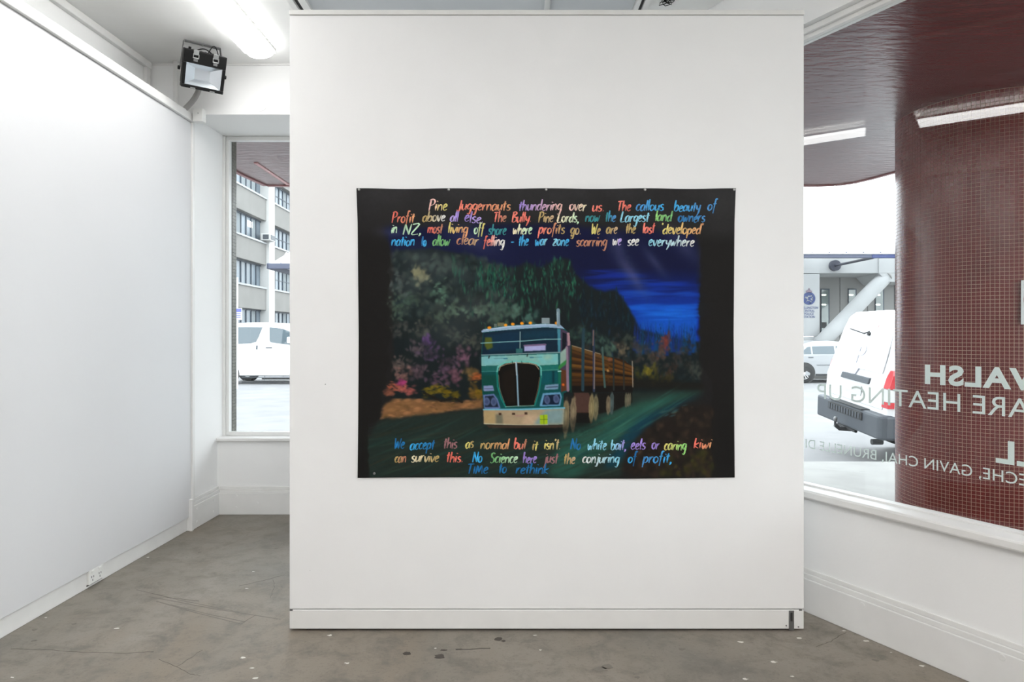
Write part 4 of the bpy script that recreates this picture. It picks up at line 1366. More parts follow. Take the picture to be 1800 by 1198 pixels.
par(MB().tube(arc3((.025, Vh - .01, -.06), (.088, Vh - .012, -.06), .055, 0), .003, 8).build('power_cable', M_BLACK, smooth=True), flood)
par(MB().tube(arc3((-.045, Vh - .004, -.05), (.05, Vh - .006, -.05), .02, 0), .0035, 8).build('carry_cord', M_BLACK, smooth=True), flood)
par(MB().disc(fl(-.085, Vh - .002, -.03), fup, .008, .014, 10).build('cable_gland', M_BLACK), flood)

# grey conduit sweeping up behind the lining to the floodlight, white pipe in the corner, switch box
pts = [px(313, 203, 4.42), px(322, 194.5, 4.42), px(330, 187, 4.42), px(337, 179.5, 4.42), px(342.5, 172, 4.42), px(347, 163.5, 4.42), px(350, 155, 4.42), px(351.5, 147, 4.42)]
tag(MB().tube(pts, .017, 10).build('flexible_conduit', M_GREYPL, smooth=True), 'curved grey conduit rising from the lining board to the floodlight', 'conduit')
q = px(308.5, 150, 4.47)
tag(MB().tube([(q.x, q.y, 2.55), (q.x, q.y, CEIL - .002)], .014, 12).build('pipe', M_TRIM, smooth=True), 'thin white pipe standing against the bulkhead behind the floodlight', 'pipe')
q = px(350, 203, 4.5)
sw = thing('junction_box', 'small white junction box at the end of the lining top rail', 'box', (q.x, 4.50, q.z))
par(MB().box(q.x - .033, q.x + .033, 4.475, 4.53, q.z - .044, q.z + .044).build('body', M_WHITEPL, bevel=0.004), sw)
par(MB().disc((q.x + .005, 4.475, q.z + .008), (0, -1, 0), .004, .002, 10).build('screw', M_STEEL), sw)

# socket on the kickboard
yo = 0.5 * (EYE * F / (1031 - HY) + EYE * F / (1010 - HY))
yo = 3.52
so = thing('power_socket', 'white double power socket on the kickboard of the lining', 'socket', (xl(yo), yo, 0.05))


def sbox(mb, y0, y1, o0, o1, z0, z1):
    return lbox(mb, yo + y0, yo + y1, o0 - .012, o1 - .012, z0, z1)


par(sbox(MB(), -.058, .058, 0, .012, .018, .092).build('plate', M_WHITEPL, bevel=0.002), so)
par(sbox(MB(), -.062, .062, -.001, .003, .012, .018).build('base_shadow_gap', M_DARKSLOT), so)
for s in (-.03, .03):
    par(sbox(MB(), s - .010, s + .010, .012, .017, .072, .084).build('rocker_switch', M_WHITEPL, bevel=0.0015), so)
    sl_ = MB()
    for dy, dz in ((-.008, .052), (.008, .052), (0, .036)):
        sbox(sl_, s + dy - .002, s + dy + .002, .012, .0125, dz - .005, dz + .005)
    par(sl_.build('socket_holes', M_DARKSLOT), so)

# tangle of black wire on the ceiling
wr_ = MB()
c0 = px(1171, 3, 3.66)
pts = []
for k in range(90):
    a = k * .55
    r = .022 + .014 * math.sin(k * .9) + .008 * math.sin(k * 2.3)
    pts.append((c0.x + math.cos(a) * r, c0.y + math.sin(a * 1.3) * r, c0.z + .015 + math.sin(a * .8 + 1) * .022))
wr_.tube(pts, .0022, 6)
wr_.tube([(c0.x, c0.y, CEIL), (c0.x, c0.y, c0.z + .02)], .008, 8)
tag(wr_.build('wire_tangle', M_BLACK, smooth=True), 'small tangle of black wire hanging from the ceiling', 'wire')

# ------------------------------------------------------------------ outside: ground, canopy, pillars
ZF, ZR = -0.10, -0.30
foot = MB().prism([(-60, -12, ZF - .3), (60, -12, ZF - .3), (60, 7.34, ZF - .3), (-60, 7.34, ZF - .3)], (0, 0, .3)).build('footpath', M_FOOT)
struct(foot, 'pale concrete footpath outside the shop windows')
road_o = MB().prism([(-140, 7.34, ZR - .3), (140, 7.34, ZR - .3), (140, 140, ZR - .3), (-140, 140, ZR - .3)], (0, 0, .3)).build('road', M_ROAD)
struct(road_o, 'bright grey asphalt street')
MB().box(-60, 60, 7.34, 7.48, ZR, ZF).build('kerb', M_FOOT, road_o)

ZC = 2.85
cpoly = [(-2.6, 5.19), (-2.62, 6.6), (-2.56, 7.13), (3.18, 7.13), (3.36, 7.10), (3.49, 7.0), (3.58, 6.8), (3.65, 6.57)]
e = Vector((3.65, 6.57, 0))
for s in (2.0, 5.5):
    p = e + _t * s
    cpoly.append((p.x, p.y))
cpoly.append(tuple(W(S_END + .6, .15, 0).xy))
cpoly.append(tuple(W(S_CORNER - .1, .15, 0).xy))
cpoly.append((.44, 5.19))
cpoly.append((-2.0, 5.19))
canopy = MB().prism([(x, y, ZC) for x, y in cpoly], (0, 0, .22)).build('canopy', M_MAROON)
struct(canopy, 'glossy maroon canopy soffit over the footpath')
MB().prism([(-2.345, 6.2, ZC - .006), (-2.31, 6.2, ZC - .006), (-2.31, 7.1, ZC - .006), (-2.345, 7.1, ZC - .006)], (0, 0, .006)).build('soffit_batten', mat('pale_pink_batten', rgb(168, 112, 112), .4), canopy)
fa = []
for x, y in cpoly[:10]:
    fa.append(Vector((x, y, 0)))
fm = MB()
for p, q2 in zip(fa[:-1], fa[1:]):
    d = (q2 - p).normalized()
    o2 = Vector((-d.y, d.x, 0)) * .04
    fm.prism([p + Vector((0, 0, ZC - .012)), q2 + Vector((0, 0, ZC - .012)), q2 + o2 + Vector((0, 0, ZC - .012)), p + o2 + Vector((0, 0, ZC - .012))], (0, 0, .34))
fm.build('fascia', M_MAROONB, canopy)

# round pillar clad in maroon mosaic
PC = Vector((3.395, 4.85, 0))
PR = 0.588
pillar = thing('mosaic_pillar', 'fat round pillar clad in small maroon mosaic tiles outside the shop window', 'pillar', (PC.x, PC.y, ZF))
par(MB().tube([(PC.x, PC.y, ZF), (PC.x, PC.y, ZC)], PR, 96).build('grout_core', M_GROUT, smooth=True), pillar)


def tile_cylinder(c, r, z0, z1, pitch, gap):
    n = int(round(2 * math.pi * r / pitch))
    rows = int((z1 - z0) / pitch)
    V, Fq = [], []
    h = .0006
    g = gap / 2
    for j in range(rows):
        za, zb = z0 + j * pitch + g, z0 + (j + 1) * pitch - g
        for i in range(n):
            a0 = 2 * math.pi * i / n + g / r
            a1 = 2 * math.pi * (i + 1) / n - g / r
            rr_ = r + h + random.uniform(-.0002, .0002)
            tw = random.uniform(-.00015, .00015)
            b_ = len(V)
            for (aa, zz, rd) in ((a0, za, rr_ + tw), (a1, za, rr_ - tw), (a1, zb, rr_ - tw), (a0, zb, rr_ + tw), (a0, za, r - .001), (a1, za, r - .001), (a1, zb, r - .001), (a0, zb, r - .001)):
                V.append((c.x + math.cos(aa) * rd, c.y + math.sin(aa) * rd, zz))
            Fq += [(b_, b_ + 1, b_ + 2, b_ + 3), (b_ + 4, b_ + 5, b_ + 1, b_), (b_ + 5, b_ + 6, b_ + 2, b_ + 1), (b_ + 6, b_ + 7, b_ + 3, b_ + 2), (b_ + 7, b_ + 4, b_, b_ + 3)]
    me_ = bpy.data.meshes.new('mosaic_tiles')
    me_.from_pydata(V, [], Fq)
    return me_


par(link('mosaic_tiles', tile_cylinder(PC, PR, ZF, ZC, .0252, .0023), M_TILE, kind='stuff'), pillar)

# notice on the pillar
aa = math.atan2(-PC.y, -PC.x) + math.radians(25)
sn = Vector((math.cos(aa), math.sin(aa), 0))
st_ = Vector((-sn.y, sn.x, 0))
sc = PC + sn * (PR + .012)
nz0, nz1 = EYE - (570 - HY) / F * 4.3, EYE - (493 - HY) / F * 4.3
notice = thing('notice_plate', 'white notice plate with a red ring fixed to the maroon pillar', 'sign', (sc.x, sc.y, (nz0 + nz1) / 2))
nw = 0.105
par(MB().prism([sc - st_ * nw + Vector((0, 0, nz0)), sc + st_ * nw + Vector((0, 0, nz0)), sc + st_ * nw + Vector((0, 0, nz1)), sc - st_ * nw + Vector((0, 0, nz1))], sn * .004).build('plate', M_SIGNW, bevel=.001), notice)
rc = sc + sn * .0045 + Vector((0, 0, (nz0 + nz1) / 2 + .02))
rm = MB()
for k in range(36):
    a0, a1 = 2 * math.pi * k / 36, 2 * math.pi * (k + 1) / 36
    pr = [rc + (st_ * math.cos(a_) + Vector((0, 0, 1)) * math.sin(a_)) * r_ for a_, r_ in ((a0, .078), (a1, .078), (a1, .09), (a0, .09))]
    rm.prism(pr, sn * .001)
par(rm.build('red_ring', M_SIGNR), notice)

# grey-green mosaic pier beside the street window
pier = thing('mosaic_pier', 'narrow pier clad in grey-green mosaic beside the street window', 'pier', (-2.3, 5.13, ZF))
par(MB().box(-2.60, -2.078, 5.07, 5.145, ZF, ZC).build('core', M_GROUTG), pier)
V, Fq = [], []
mb = MB()
for j in range(int((ZC - ZF) / .025)):
    z0 = ZF + j * .025
    for i in range(3):
        y0 = 5.07 + i * .025
        mb.box(-2.0785, -2.0765, y0 + .0015, y0 + .0235, z0 + .0015, z0 + .0235)
    for i in range(21):
        x0 = -2.60 + i * .025
        mb.box(x0 + .001, x0 + .023, 5.1435, 5.1465, z0 + .001, z0 + .024)
me_ = bpy.data.meshes.new('mosaic_tiles')
me_.from_pydata(mb.v, [], mb.f)
par(link('mosaic_tiles', me_, M_TILEG, kind='stuff'), pier)

# ------------------------------------------------------------------ vehicles (local frame: +x forward, y left, z up; camera side is y < 0)
def arc_poly(cx_, cz, r, n=24):
    return [(cx_ + math.cos(2 * math.pi * k / n) * r, cz + math.sin(2 * math.pi * k / n) * r) for k in range(n)]


class Car:
    def __init__(self, root, width, belt, tumble):
        self.r, self.w, self.belt, self.tu = root, width, belt, tumble

    def hw(self, z):
        return self.w / 2 - max(0, z - self.belt) * self.tu - max(0, .45 - z) * .08

    def body(self, prof, m, name='body', ins=0.05):
        n = len(prof)
        cxm = sum(p[0] for p in prof) / n
        czm = sum(p[1] for p in prof) / n
        V, Fq = [], []
        lay = ((-1, 0.0, .0), (-1, ins, ins * .9), (1, ins, ins * .9), (1, 0.0, 0.0))
        # layers: side outline slightly inset, full outline, full outline, inset
        rings = []
        for sgn, side in ((-1, 0), (-1, 1), (1, 1), (1, 0)):
            ids = []
            for (u, z) in prof:
                if side == 0:
                    L = math.hypot(u - cxm, z - czm) + 1e-6
                    k_ = 1 - ins / L
                    u2, z2 = cxm + (u - cxm) * k_, czm + (z - czm) * k_
                    y = sgn * self.hw(z)
                else:
                    u2, z2 = u, z
                    y = sgn * (self.hw(z) - ins)
                ids.append(len(V))
                V.append((u2, y, z2))
            rings.append(ids)
        for a_, b_ in zip(rings[:-1], rings[1:]):
            for i in range(n):
                j = (i + 1) % n
                Fq.append((a_[i], a_[j], b_[j], b_[i]))
        Fq.append(tuple(rings[0]))
        Fq.append(tuple(reversed(rings[-1])))
        return MB().add(V, Fq).build(name, m, self.r, bevel=0.02)

    def side(self, name, pts, m, sgn=-1, out=.004, th=.012, bevel=0):
        """panel lying on the body side; pts in (x, z)"""
        a_ = [(u, sgn * (self.hw(z) + out), z) for u, z in pts]
        return MB().prism(a_, (0, -sgn * th, 0)).build(name, m, self.r, bevel=bevel)

    def wheel(self, u, r, sgn):
        y = sgn * (self.w / 2 - .005)
        prof_r = [r * .62, r * .9, r, r, r * .9, r * .62]
        prof_y = [0, 0, .03, .17, .2, .2]
        n = 28
        V, Fq = [], []
        for rr_, dy in zip(prof_r, prof_y):
            for k in range(n):
                t = 2 * math.pi * k / n
                V.append((u + math.cos(t) * rr_, y - sgn * dy, r + math.sin(t) * rr_))
        for i in range(len(prof_r) - 1):
            for k in range(n):
                Fq.append((i * n + k, i * n + (k + 1) % n, (i + 1) * n + (k + 1) % n, (i + 1) * n + k))
        ty = MB().add(V, Fq).build('tyre', M_TYRE, self.r, smooth=True)
        rim = MB()
        for k in range(n):
            t0, t1 = 2 * math.pi * k / n, 2 * math.pi * (k + 1) / n
            rim.prism([(u + math.cos(a_) * q_, y - sgn * .02, r + math.sin(a_) * q_) for a_, q_ in ((t0, r * .56), (t1, r * .56), (t1, r * .63), (t0, r * .63))], (0, -sgn * .1, 0))
        for k in range(5):
            for dl in (-.13, .13):
                t = 2 * math.pi * k / 5 + .3
                d = Vector((math.cos(t), 0, math.sin(t)))
                e_ = Vector((-math.sin(t), 0, math.cos(t)))
                p1 = Vector((u, y - sgn * .012, r)) + e_ * r * dl * .5
                p2 = Vector((u, y - sgn * .012, r)) + d * r * .6 + e_ * r * dl
                rim.prism([p1 - e_ * .012, p1 + e_ * .012, p2 + e_ * .012, p2 - e_ * .012], (0, -sgn * .02, 0))
        rim.disc((u, y - sgn * .005, r), (0, -sgn, 0), r * .13, .05, 16)
        ro = rim.build('rim', M_RIM, ty)
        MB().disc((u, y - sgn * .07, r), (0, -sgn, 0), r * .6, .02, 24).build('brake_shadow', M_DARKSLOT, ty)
        return ty


# --- white delivery van, rear end towards us, parked along the near kerb
van = thing('delivery_van', 'white delivery van parked with its rear hatch beside the maroon pillar', 'van', (4.40, 8.86, ZR + .005), rot=(math.radians(4.0), 0, math.radians(0)))
vc = Car(van, 1.70, 1.05, .10)
vprof = [(.02, .50), (.0, .66), (.015, 1.0), (.20, 1.62), (.27, 1.78), (.36, 1.85), (.8, 1.88), (3.2, 1.88), (3.7, 1.82), (4.45, 1.10), (4.62, .95), (4.66, .42), (4.55, .32), (.3, .34)]
vc.body(vprof, M_CARWHITE, ins=.07)
for u in (1.02, 3.62):
    for sgn in (-1, 1):
        vc.wheel(u, .33, sgn)
        vc.side('wheel_arch', arc_poly(u, .36, .40, 20)[:11] + [], M_BUMPERD, sgn)
for sgn in (-1, 1):
    vc.side('side_window', [(3.0, 1.12), (4.25, 1.12), (3.72, 1.72), (3.0, 1.75)], M_CARGLASS, sgn)
MB().prism([(3.80, -.70, 1.78), (4.38, -.74, 1.16), (4.38, .74, 1.16), (3.80, .70, 1.78)], (.02, 0, .02)).build('windscreen', M_CARGLASS, van)


def rear_u(z):
    """x of the rear face at height z"""
    return float(np.interp(z, [.5, .66, 1.0, 1.66, 1.86], [.02, 0, .015, .20, .27]))


def rear(name, pts, m, out=.006, th=.02, parent=van, bevel=0):
    """panel on the rear face; pts in (y, z)"""
    return MB().prism([(rear_u(z) - out, y, z) for y, z in pts], (th, 0, 0)).build(name, m, parent, bevel=bevel)


M_REARGLARE = mat('rear_glass_white_glare', (0.72, 0.73, 0.75, 1), 0.08, spec=0.6)  # blown-out white reflection on the rear glass, put into its colour
hatch = rear('rear_hatch', [(-.70, .74), (.70, .74), (.70, 1.0), (.63, 1.66), (.60, 1.80), (-.60, 1.80), (-.63, 1.66), (-.70, 1.0)], M_CARWHITE, .012, .03, bevel=.008)
rear('rear_window', [(-.58, 1.16), (.58, 1.16), (.55, 1.66), (-.55, 1.66)], M_REARGLARE, .016, .012, hatch)
rear('handle_strip', [(-.36, 1.00), (.34, 1.00), (.34, 1.075), (-.36, 1.075)], M_BUMPER, .026, .03, hatch, bevel=.006)
rear('number_plate', [(-.20, .83), (.20, .83), (.20, .95), (-.20, .95)], M_SIGNW, .018, .008, hatch)
MB().tube([(rear_u(1.66) - .03, -.02, 1.63), (rear_u(1.6) - .045, .05, 1.60), (rear_u(1.58) - .045, .4, 1.64)], .008, 6).build('wiper', M_BUMPERD, hatch)
MB().disc((rear_u(1.62) - .05, -.04, 1.60), (1, 0, 0), .022, .05, 10).build('wiper_pivot', M_BUMPERD, hatch)
rear('brake_lamp', [(-.18, 1.69), (.12, 1.69), (.12, 1.72), (-.18, 1.72)], mat('pale_red_lens', (0.75, 0.50, 0.50, 1), .2), .02, .01, hatch)
v_, f_ = text_mesh('P', .02)
MB().add([(rear_u(1.2 + b_ * .25) - .0185, .12 - a_ * .2, 1.22 + b_ * .25) for a_, b_ in v_], f_).build('decal', M_DECAL, hatch)
rear('decal', [(-.30, 1.28), (-.14, 1.28), (-.23, 1.40)], M_DECAL, .0185, .001, hatch)
rear('decal', [(.02, 1.08), (.14, 1.08), (-.08, 1.24)], M_DECAL, .0185, .001, hatch)
for sgn, q_ in ((-1, .70), (1, .815)):
    rear('tail_lamp', [(sgn * q_, 1.00), (sgn * .835, 1.00), (sgn * .835, 1.16), (sgn * .825, 1.20), (sgn * (q_ + .01), 1.18), (sgn * q_, 1.12)] if sgn > 0 else [(sgn * .70, 1.00), (sgn * .835, 1.00), (sgn * .835, 1.16), (sgn * .80, 1.22), (sgn * .735, 1.22), (sgn * .70, 1.12)], M_TAILRED, .02 if sgn < 0 else -.035, .08, bevel=.008)
    rear('tail_lamp', [(sgn * q_, .85), (sgn * .84, .85), (sgn * .835, .995), (sgn * q_, .995)], M_TAILCLR, .02 if sgn < 0 else -.035, .08, bevel=.004)
    rear('tail_lamp', [(sgn * q_, .775), (sgn * .842, .775), (sgn * .84, .845), (sgn * q_, .845)], M_TAILRED, .022 if sgn < 0 else -.035, .08, bevel=.004)
bp_ = MB().prism([(-.10, -.80, .40), (-.10, .80, .40), (-.07, .835, .40), (-.02, .855, .40), (.35, .862, .40), (.35, -.862, .40), (-.02, -.855, .40), (-.07, -.835, .40)], (0, 0, .29)).build('bumper', M_BUMPER, van, bevel=.03, smooth=False)
MB().box(-.115, .0, -.42, .42, .692, .70).build('step_pad', M_BUMPERD, bp_)
MB().box(-.118, -.09, -.44, .44, .56, .66).build('step_recess', M_BUMPERD, bp_, bevel=.01)
for k in range(12):
    MB().box(-.124, -.117, -.40 + k * .07, -.37 + k * .07, .575, .645).build('tread_rib', M_BUMPER, bp_)
tow = MB().tube([(.25, .0, .42), (-.02, .0, .36), (-.16, .0, .37), (-.22, .0, .42)], .026, 8).tube([(-.06, -.22, .38), (-.06, .25, .38)], .02, 8)
tow.tube([(-.22, .0, .42), (-.22, .0, .47)], .016, 8)
to = tow.build('tow_bar', M_BUMPERD, van)
MB().tube([(-.22, 0, .46), (-.22, 0, .475), (-.22, 0, .50), (-.22, 0, .525), (-.22, 0, .53)], [.01, .022, .027, .018, .004], 12).build('tow_ball', M_DKSTEEL, to, smooth=True)
MB().tube([(.15, -.45, .30), (.02, -.45, .30)], .035, 12).build('exhaust', M_BUMPERD, van)

# --- silver sedan across the street
K1 = 22.4 / F
cs = thing('silver_car', 'silver sedan parked across the street behind the delivery van', 'car', ((1414 - CX) * K1 - .95, 22.4 + .87, ZR + .003))
sc_ = Car(cs, 1.74, .92, .30)


def cu_(x):
    return (x - 1414) * K1 + .95


def cz_(y):
    return EYE - (y - HY) * K1 - ZR


sprof = [(-.02, .55), (.02, .88), (.12, .98), (.55, 1.02), (.95, 1.26), (1.25, 1.36), (1.8, 1.385), (2.4, 1.34), (3.25, .98), (4.2, .84), (4.42, .68), (4.45, .34), (4.3, .22), (.15, .22)]
sc_.body(sprof, M_CARSILV, ins=.05)
for u in (.95, 3.62):
    for sgn in (-1, 1):
        sc_.side('wheel_arch', arc_poly(u, .32, .36, 28), M_DARKSLOT, sgn, .002)
        sc_.wheel(u, .315, sgn)
for sgn in (-1, 1):
    sc_.side('side_window', [(.80, .95), (1.18, .95), (1.18, 1.19), (1.08, 1.18)], M_CARGLASS, sgn)
    sc_.side('side_window', [(1.24, .95), (1.95, .95), (1.95, 1.21), (1.24, 1.20)], M_CARGLASS, sgn)
    sc_.side('side_window', [(2.02, .95), (3.0, .95), (2.45, 1.20), (2.02, 1.21)], M_CARGLASS, sgn)
    sc_.side('crease', [(1.36, .585), (3.2, .585), (3.2, .60), (1.36, .60)], M_BUMPER, sgn)
    sc_.side('sill', [(1.32, .24), (3.2, .24), (3.2, .30), (1.32, .30)], M_BUMPERD, sgn)
    sc_.side('door_handle', [(1.08, .83), (1.24, .83), (1.24, .855), (1.08, .855)], M_BUMPER, sgn, .012)
    sc_.side('door_handle', [(1.98, .83), (2.14, .83), (2.14, .855), (1.98, .855)], M_BUMPER, sgn, .012)
MB().prism([(.60, -.62, 1.04), (.92, -.56, 1.24), (.92, .56, 1.24), (.60, .62, 1.04)], (-.02, 0, .02)).build('rear_window', M_CARGLASS, cs)

# --- white people mover in front of the office block
K2 = 21.9 / F
pmx = (380 - CX) * K2
pm = thing('people_mover', 'white people mover standing across the street in front of the office block', 'van', (pmx, 21.9 + .92, ZR + .003))
pc_ = Car(pm, 1.84, 1.12, .16)


def pu_(x):
    return (x - CX) * K2 - pmx


def pzz(y):
    return EYE - (y - HY) * K2 - ZR


pprof = [(.06, .45), (.0, .9), (.08, 1.25), (.25, 1.90), (.5, 1.965), (1.6, 1.985), (2.5, 1.94), (3.0, 1.72), (3.65, 1.22), (4.55, 1.02), (4.75, .80), (4.78, .40), (4.6, .26), (.25, .26)]
pc_.body(pprof, M_CARWHITE, ins=.07)
for u in (.35, 3.75):
    for sgn in (-1, 1):
        pc_.side('wheel_arch', arc_poly(u, .34, .39, 28), M_DARKSLOT, sgn, .002)
        pc_.wheel(u, .34, sgn)
for sgn in (-1, 1):
    pc_.side('side_window', [(pu_(x), pzz(y)) for x, y in ((388, 574.5), (459, 575), (453, 592), (449, 600.5), (440, 603), (416, 604), (388, 603))], M_CARGLASS, sgn)
    pc_.side('side_window', [(pu_(x), pzz(y)) for x, y in ((471.5, 575), (482, 575.5), (496, 578), (512, 584), (530, 594), (538, 607), (510, 606), (475, 601.5), (473, 598))], M_CARGLASS, sgn)
    pc_.side('door_handle', [(pu_(x), pzz(y)) for x, y in ((450, 607), (452.5, 607), (452.5, 614), (450, 614))], M_BUMPER, sgn, .012)
    pc_.side('door_handle', [(pu_(x), pzz(y)) for x, y in ((467, 610), (478, 610), (478, 612), (467, 612))], M_BUMPER, sgn, .012)
    pc_.side('trim_line', [(pu_(x), pzz(y)) for x, y in ((425, 662), (520, 662), (520, 663.3), (425, 663.3))], M_BUMPER, sgn)
    pc_.side('side_skirt', [(pu_(x), pzz(y)) for x, y in ((424, 670.5), (530, 670.5), (530, 673), (424, 673))], M_BUMPERD, sgn)
    pc_.side('door_gap', [(pu_(x), pzz(y)) for x, y in ((464.4, 575), (465, 575), (465, 668), (464.4, 668))], M_BUMPER, sgn, .002)
y_ = -pc_.hw(1.2) - .09
MB().obox((pu_(512), y_, pzz(597.5)), (1, 0, 0), (0, 1, 0), (0, 0, 1), .22, .14, .2).build('wing_mirror', M_CARWHITE, pm, bevel=.04)
MB().prism([(2.60, -.72, 1.88), (3.55, -.82, 1.26), (3.55, .82, 1.26), (2.60, .72, 1.88)], (.03, 0, .03)).build('windscreen', M_CARGLASS, pm)

# ------------------------------------------------------------------ office block on the left, facade running away from us
FX = -17.4


def fy_(x):
    return -FX * F / (CX - x)


office = thing('office_block', 'grey concrete office block with long window bands across the street', 'building', (FX - 6, 58, ZR))


def ob(o):
    return par(o, office)


Y0, Y1 = 34.0, 92.0
ob(MB().box(FX - 12, FX - .6, Y0, Y1, ZR, 24).build('core', M_CONCD))
bands = [(2.0, 3.02), (4.62, 6.2), (7.78, 9.32), (10.95, 12.5), (14.1, 15.65), (17.25, 18.8)]
zp = ZR
for z0, z1 in bands:
    ob(MB().box(FX - .62, FX, Y0, Y1, zp, z0).build('spandrel', M_SPANDREL, bevel=.03))
    ob(MB().box(FX - .2, FX + .08, Y0, Y1, z0 - .12, z0).build('sill_ledge', M_CONC))
    zp = z1
ob(MB().box(FX - .62, FX, Y0, Y1, zp, 20.5).build('spandrel', M_SPANDREL))
pils = [fy_(468), 0]
pil_w = fy_(478) - fy_(468)
bay = 8.2
pyl = [fy_(468) + bay * k_ for k_ in range(-2, 5)]
for y in pyl:
    ob(MB().box(FX - .62, FX + .22, y, y + pil_w, ZR, 20.5).build('pilaster', M_CONCW, bevel=.04))
shared = {}
for z0, z1 in bands[:4]:
    for bi in range(len(pyl) - 1):
        ya, yb = pyl[bi] + pil_w, pyl[bi + 1]
        n = 8
        step = (yb - ya) / n
        for k_ in range(n):
            a_, b_ = ya + k_ * step, ya + (k_ + 1) * step
            blind = rng.random() < .3
            ob(MB().box(FX - .45, FX - .42, a_ + .05, b_ - .05, z0 + .08, z1 - .08).build('pane', M_BLIND if blind else M_OFFICEG))
            if 0 < k_:
                ob(MB().box(FX - .46, FX - .36, a_ - .05, a_ + .05, z0, z1).build('mullion', M_FRAMEB))
        ob(MB().box(FX - .46, FX - .36, ya, yb, z0, z0 + .09).box(FX - .46, FX - .36, ya, yb, z1 - .09, z1).build('window_rail', M_FRAMEB))
        if bi in (1, 2) and z0 > 4:
            ob(MB().box(FX - .46, FX - .38, ya, yb, z0 + (z1 - z0) * .5 - .03, z0 + (z1 - z0) * .5 + .03).build('transom', M_FRAMEB)) if bi == 2 else None
ob(MB().box(FX - .46, FX - .40, fy_(446), fy_(454), 8.6, 9.0).build('ceiling_light_panel', M_OFFICELIT))
ob(MB().box(FX - .46, FX - .40, fy_(416), fy_(423), 8.7, 8.85).build('ceiling_light_panel', M_OFFICELIT))
# air-conditioning box on the band
ya = fy_(461)
acz = EYE - (422 - HY) / F * ya
ac = ob(MB().box(FX - .1, FX + .55, ya, ya + 1.0, acz, acz + .48).build('air_conditioner', M_CONCW, bevel=.03))
o = MB().box(FX + .55, FX + .57, ya + .1, ya + .9, acz + .08, acz + .4).build('grille', M_BUMPER)
o.parent = ac
o = MB().box(FX + .05, FX + .45, ya - .02, ya, acz + .08, acz + .4).build('fan_grille', M_BUMPER)
o.parent = ac

# awning with a hipped end, in front of the office block
AD = 30.0
aw = thing('hipped_awning', 'white sheeted awning with a hipped end and pale blue gutter', 'awning', px(500, 470, AD))
p0 = px(474, 464, AD)
zr = p0.z
awm = MB().add([(p0.x, AD, zr), (p0.x + 9, AD, zr), (p0.x + 9, AD + 3.6, zr + 2.6), (p0.x + 2.4, AD + 3.6, zr + 2.6), (p0.x, AD + 5, zr), (p0.x + 9, AD + 5, zr)],
               [(0, 1, 2, 3), (0, 3, 4), (3, 2, 5, 4), (0, 4, 5, 1), (1, 5, 2)])
par(awm.build('roof_sheet', M_AWNING), aw)
for k_ in range(10):
    x_ = p0.x + .5 + k_ * .8
    zt_ = min(1, (x_ - p0.x) / 2.4)
    par(MB().tube([(x_, AD - .01, zr + .03), (x_ , AD + 3.6 * zt_, zr + 2.6 * zt_ + .03)], .05, 6).build('roof_rib', M_AWNING), aw)
par(MB().box(p0.x - .08, p0.x + 9, AD - .12, AD, zr - .22, zr + .03).build('gutter', M_FASCIAG, bevel=.03), aw)
par(MB().box(p0.x - .10, p0.x, AD - .12, AD + 5, zr - .22, zr + .03).build('gutter', M_FASCIAG, bevel=.03), aw)
for xx_ in (p0.x + .6, p0.x + 8.6):
    par(MB().tube([(xx_, AD + 4.6, ZR), (xx_, AD + 4.6, zr)], .08, 10).build('post', M_STEELB), aw)

# parking sign on a pole
sg = thing('parking_sign', 'blue and white parking sign on a white pole', 'sign', px(415, 673, 20.0))
qs = px(414.5, 560, 19.9)
par(MB().tube([(qs.x, 19.95, ZR), (qs.x, 19.95, px(0, 487, 19.9).z)], .05, 10).build('pole', M_SIGNW), sg)
qa, qb = px(416, 562, 19.85), px(425, 541, 19.85)
par(MB().box(qa.x - .12, qb.x, 19.85, 19.87, qa.z, qb.z).build('plate', M_SIGNW), sg)
par(MB().box(qa.x - .10, qb.x - .01, 19.843, 19.85, qb.z - .12, qb.z - .02).build('blue_band', M_SIGNB), sg)
for zz in (.18, .23, .28):
    par(MB().box(qa.x - .08, qb.x - .03, 19.843, 19.85, qb.z - zz, qb.z - zz + .025).build('blue_band', M_SIGNB), sg)

# ------------------------------------------------------------------ police station across the street
PD = 29.0
ps = thing('police_station', 'pale concrete police station with a blue crest and slanting round strut', 'building', (px(1480, 0, PD).x, PD + 2, ZR))


def pb(o):
    return par(o, ps)


def pbox(x0, y0, x1, y1, d, dep, name, m, bevel=0):
    a_, b_ = px(x0, y1, d), px(x1, y0, d)
    return pb(MB().box(a_.x, b_.x, d, d + dep, a_.z, b_.z).build(name, m, bevel=bevel))


zg = HY + (EYE - ZR) * F / PD
pbox(1380, 470, 1441, 480, PD, 2.5, 'joint_slab', M_CONC)
pbox(1380, 481, 1441, 590.5, PD, 2.5, 'wall_panel', M_CONC, .02)
pbox(1380, 591.5, 1441, zg, PD - .05, 2.5, 'plinth', M_CONC, .02)
pbox(1380, 440, 1545, 480, PD + .06, 2.4, 'beam', M_CONC, .02)
# the station's long plain wing going on behind the display panel's line of sight
for k_ in range(6):
    x0 = 1080 + 50 * k_
    pbox(x0, 440, x0 + 49.5, 480, PD + .06, 2.4, 'beam', M_CONC, .02)
    pbox(x0, 481, x0 + 16, zg, PD, 2.5, 'wall_panel', M_CONC, .02)
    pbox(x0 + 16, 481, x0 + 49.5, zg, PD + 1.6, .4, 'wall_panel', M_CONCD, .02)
    pbox(x0 + 24, 508, x0 + 38, 591, PD + 1.55, .05, 'window_frame', M_FRAMEB)
    pbox(x0 + 25.4, 510, x0 + 36.6, 590, PD + 1.53, .03, 'pane', M_OFFICEG)
pbox(1545, 440, 1700, 480, PD, 2.4, 'beam', M_CONC, .02)
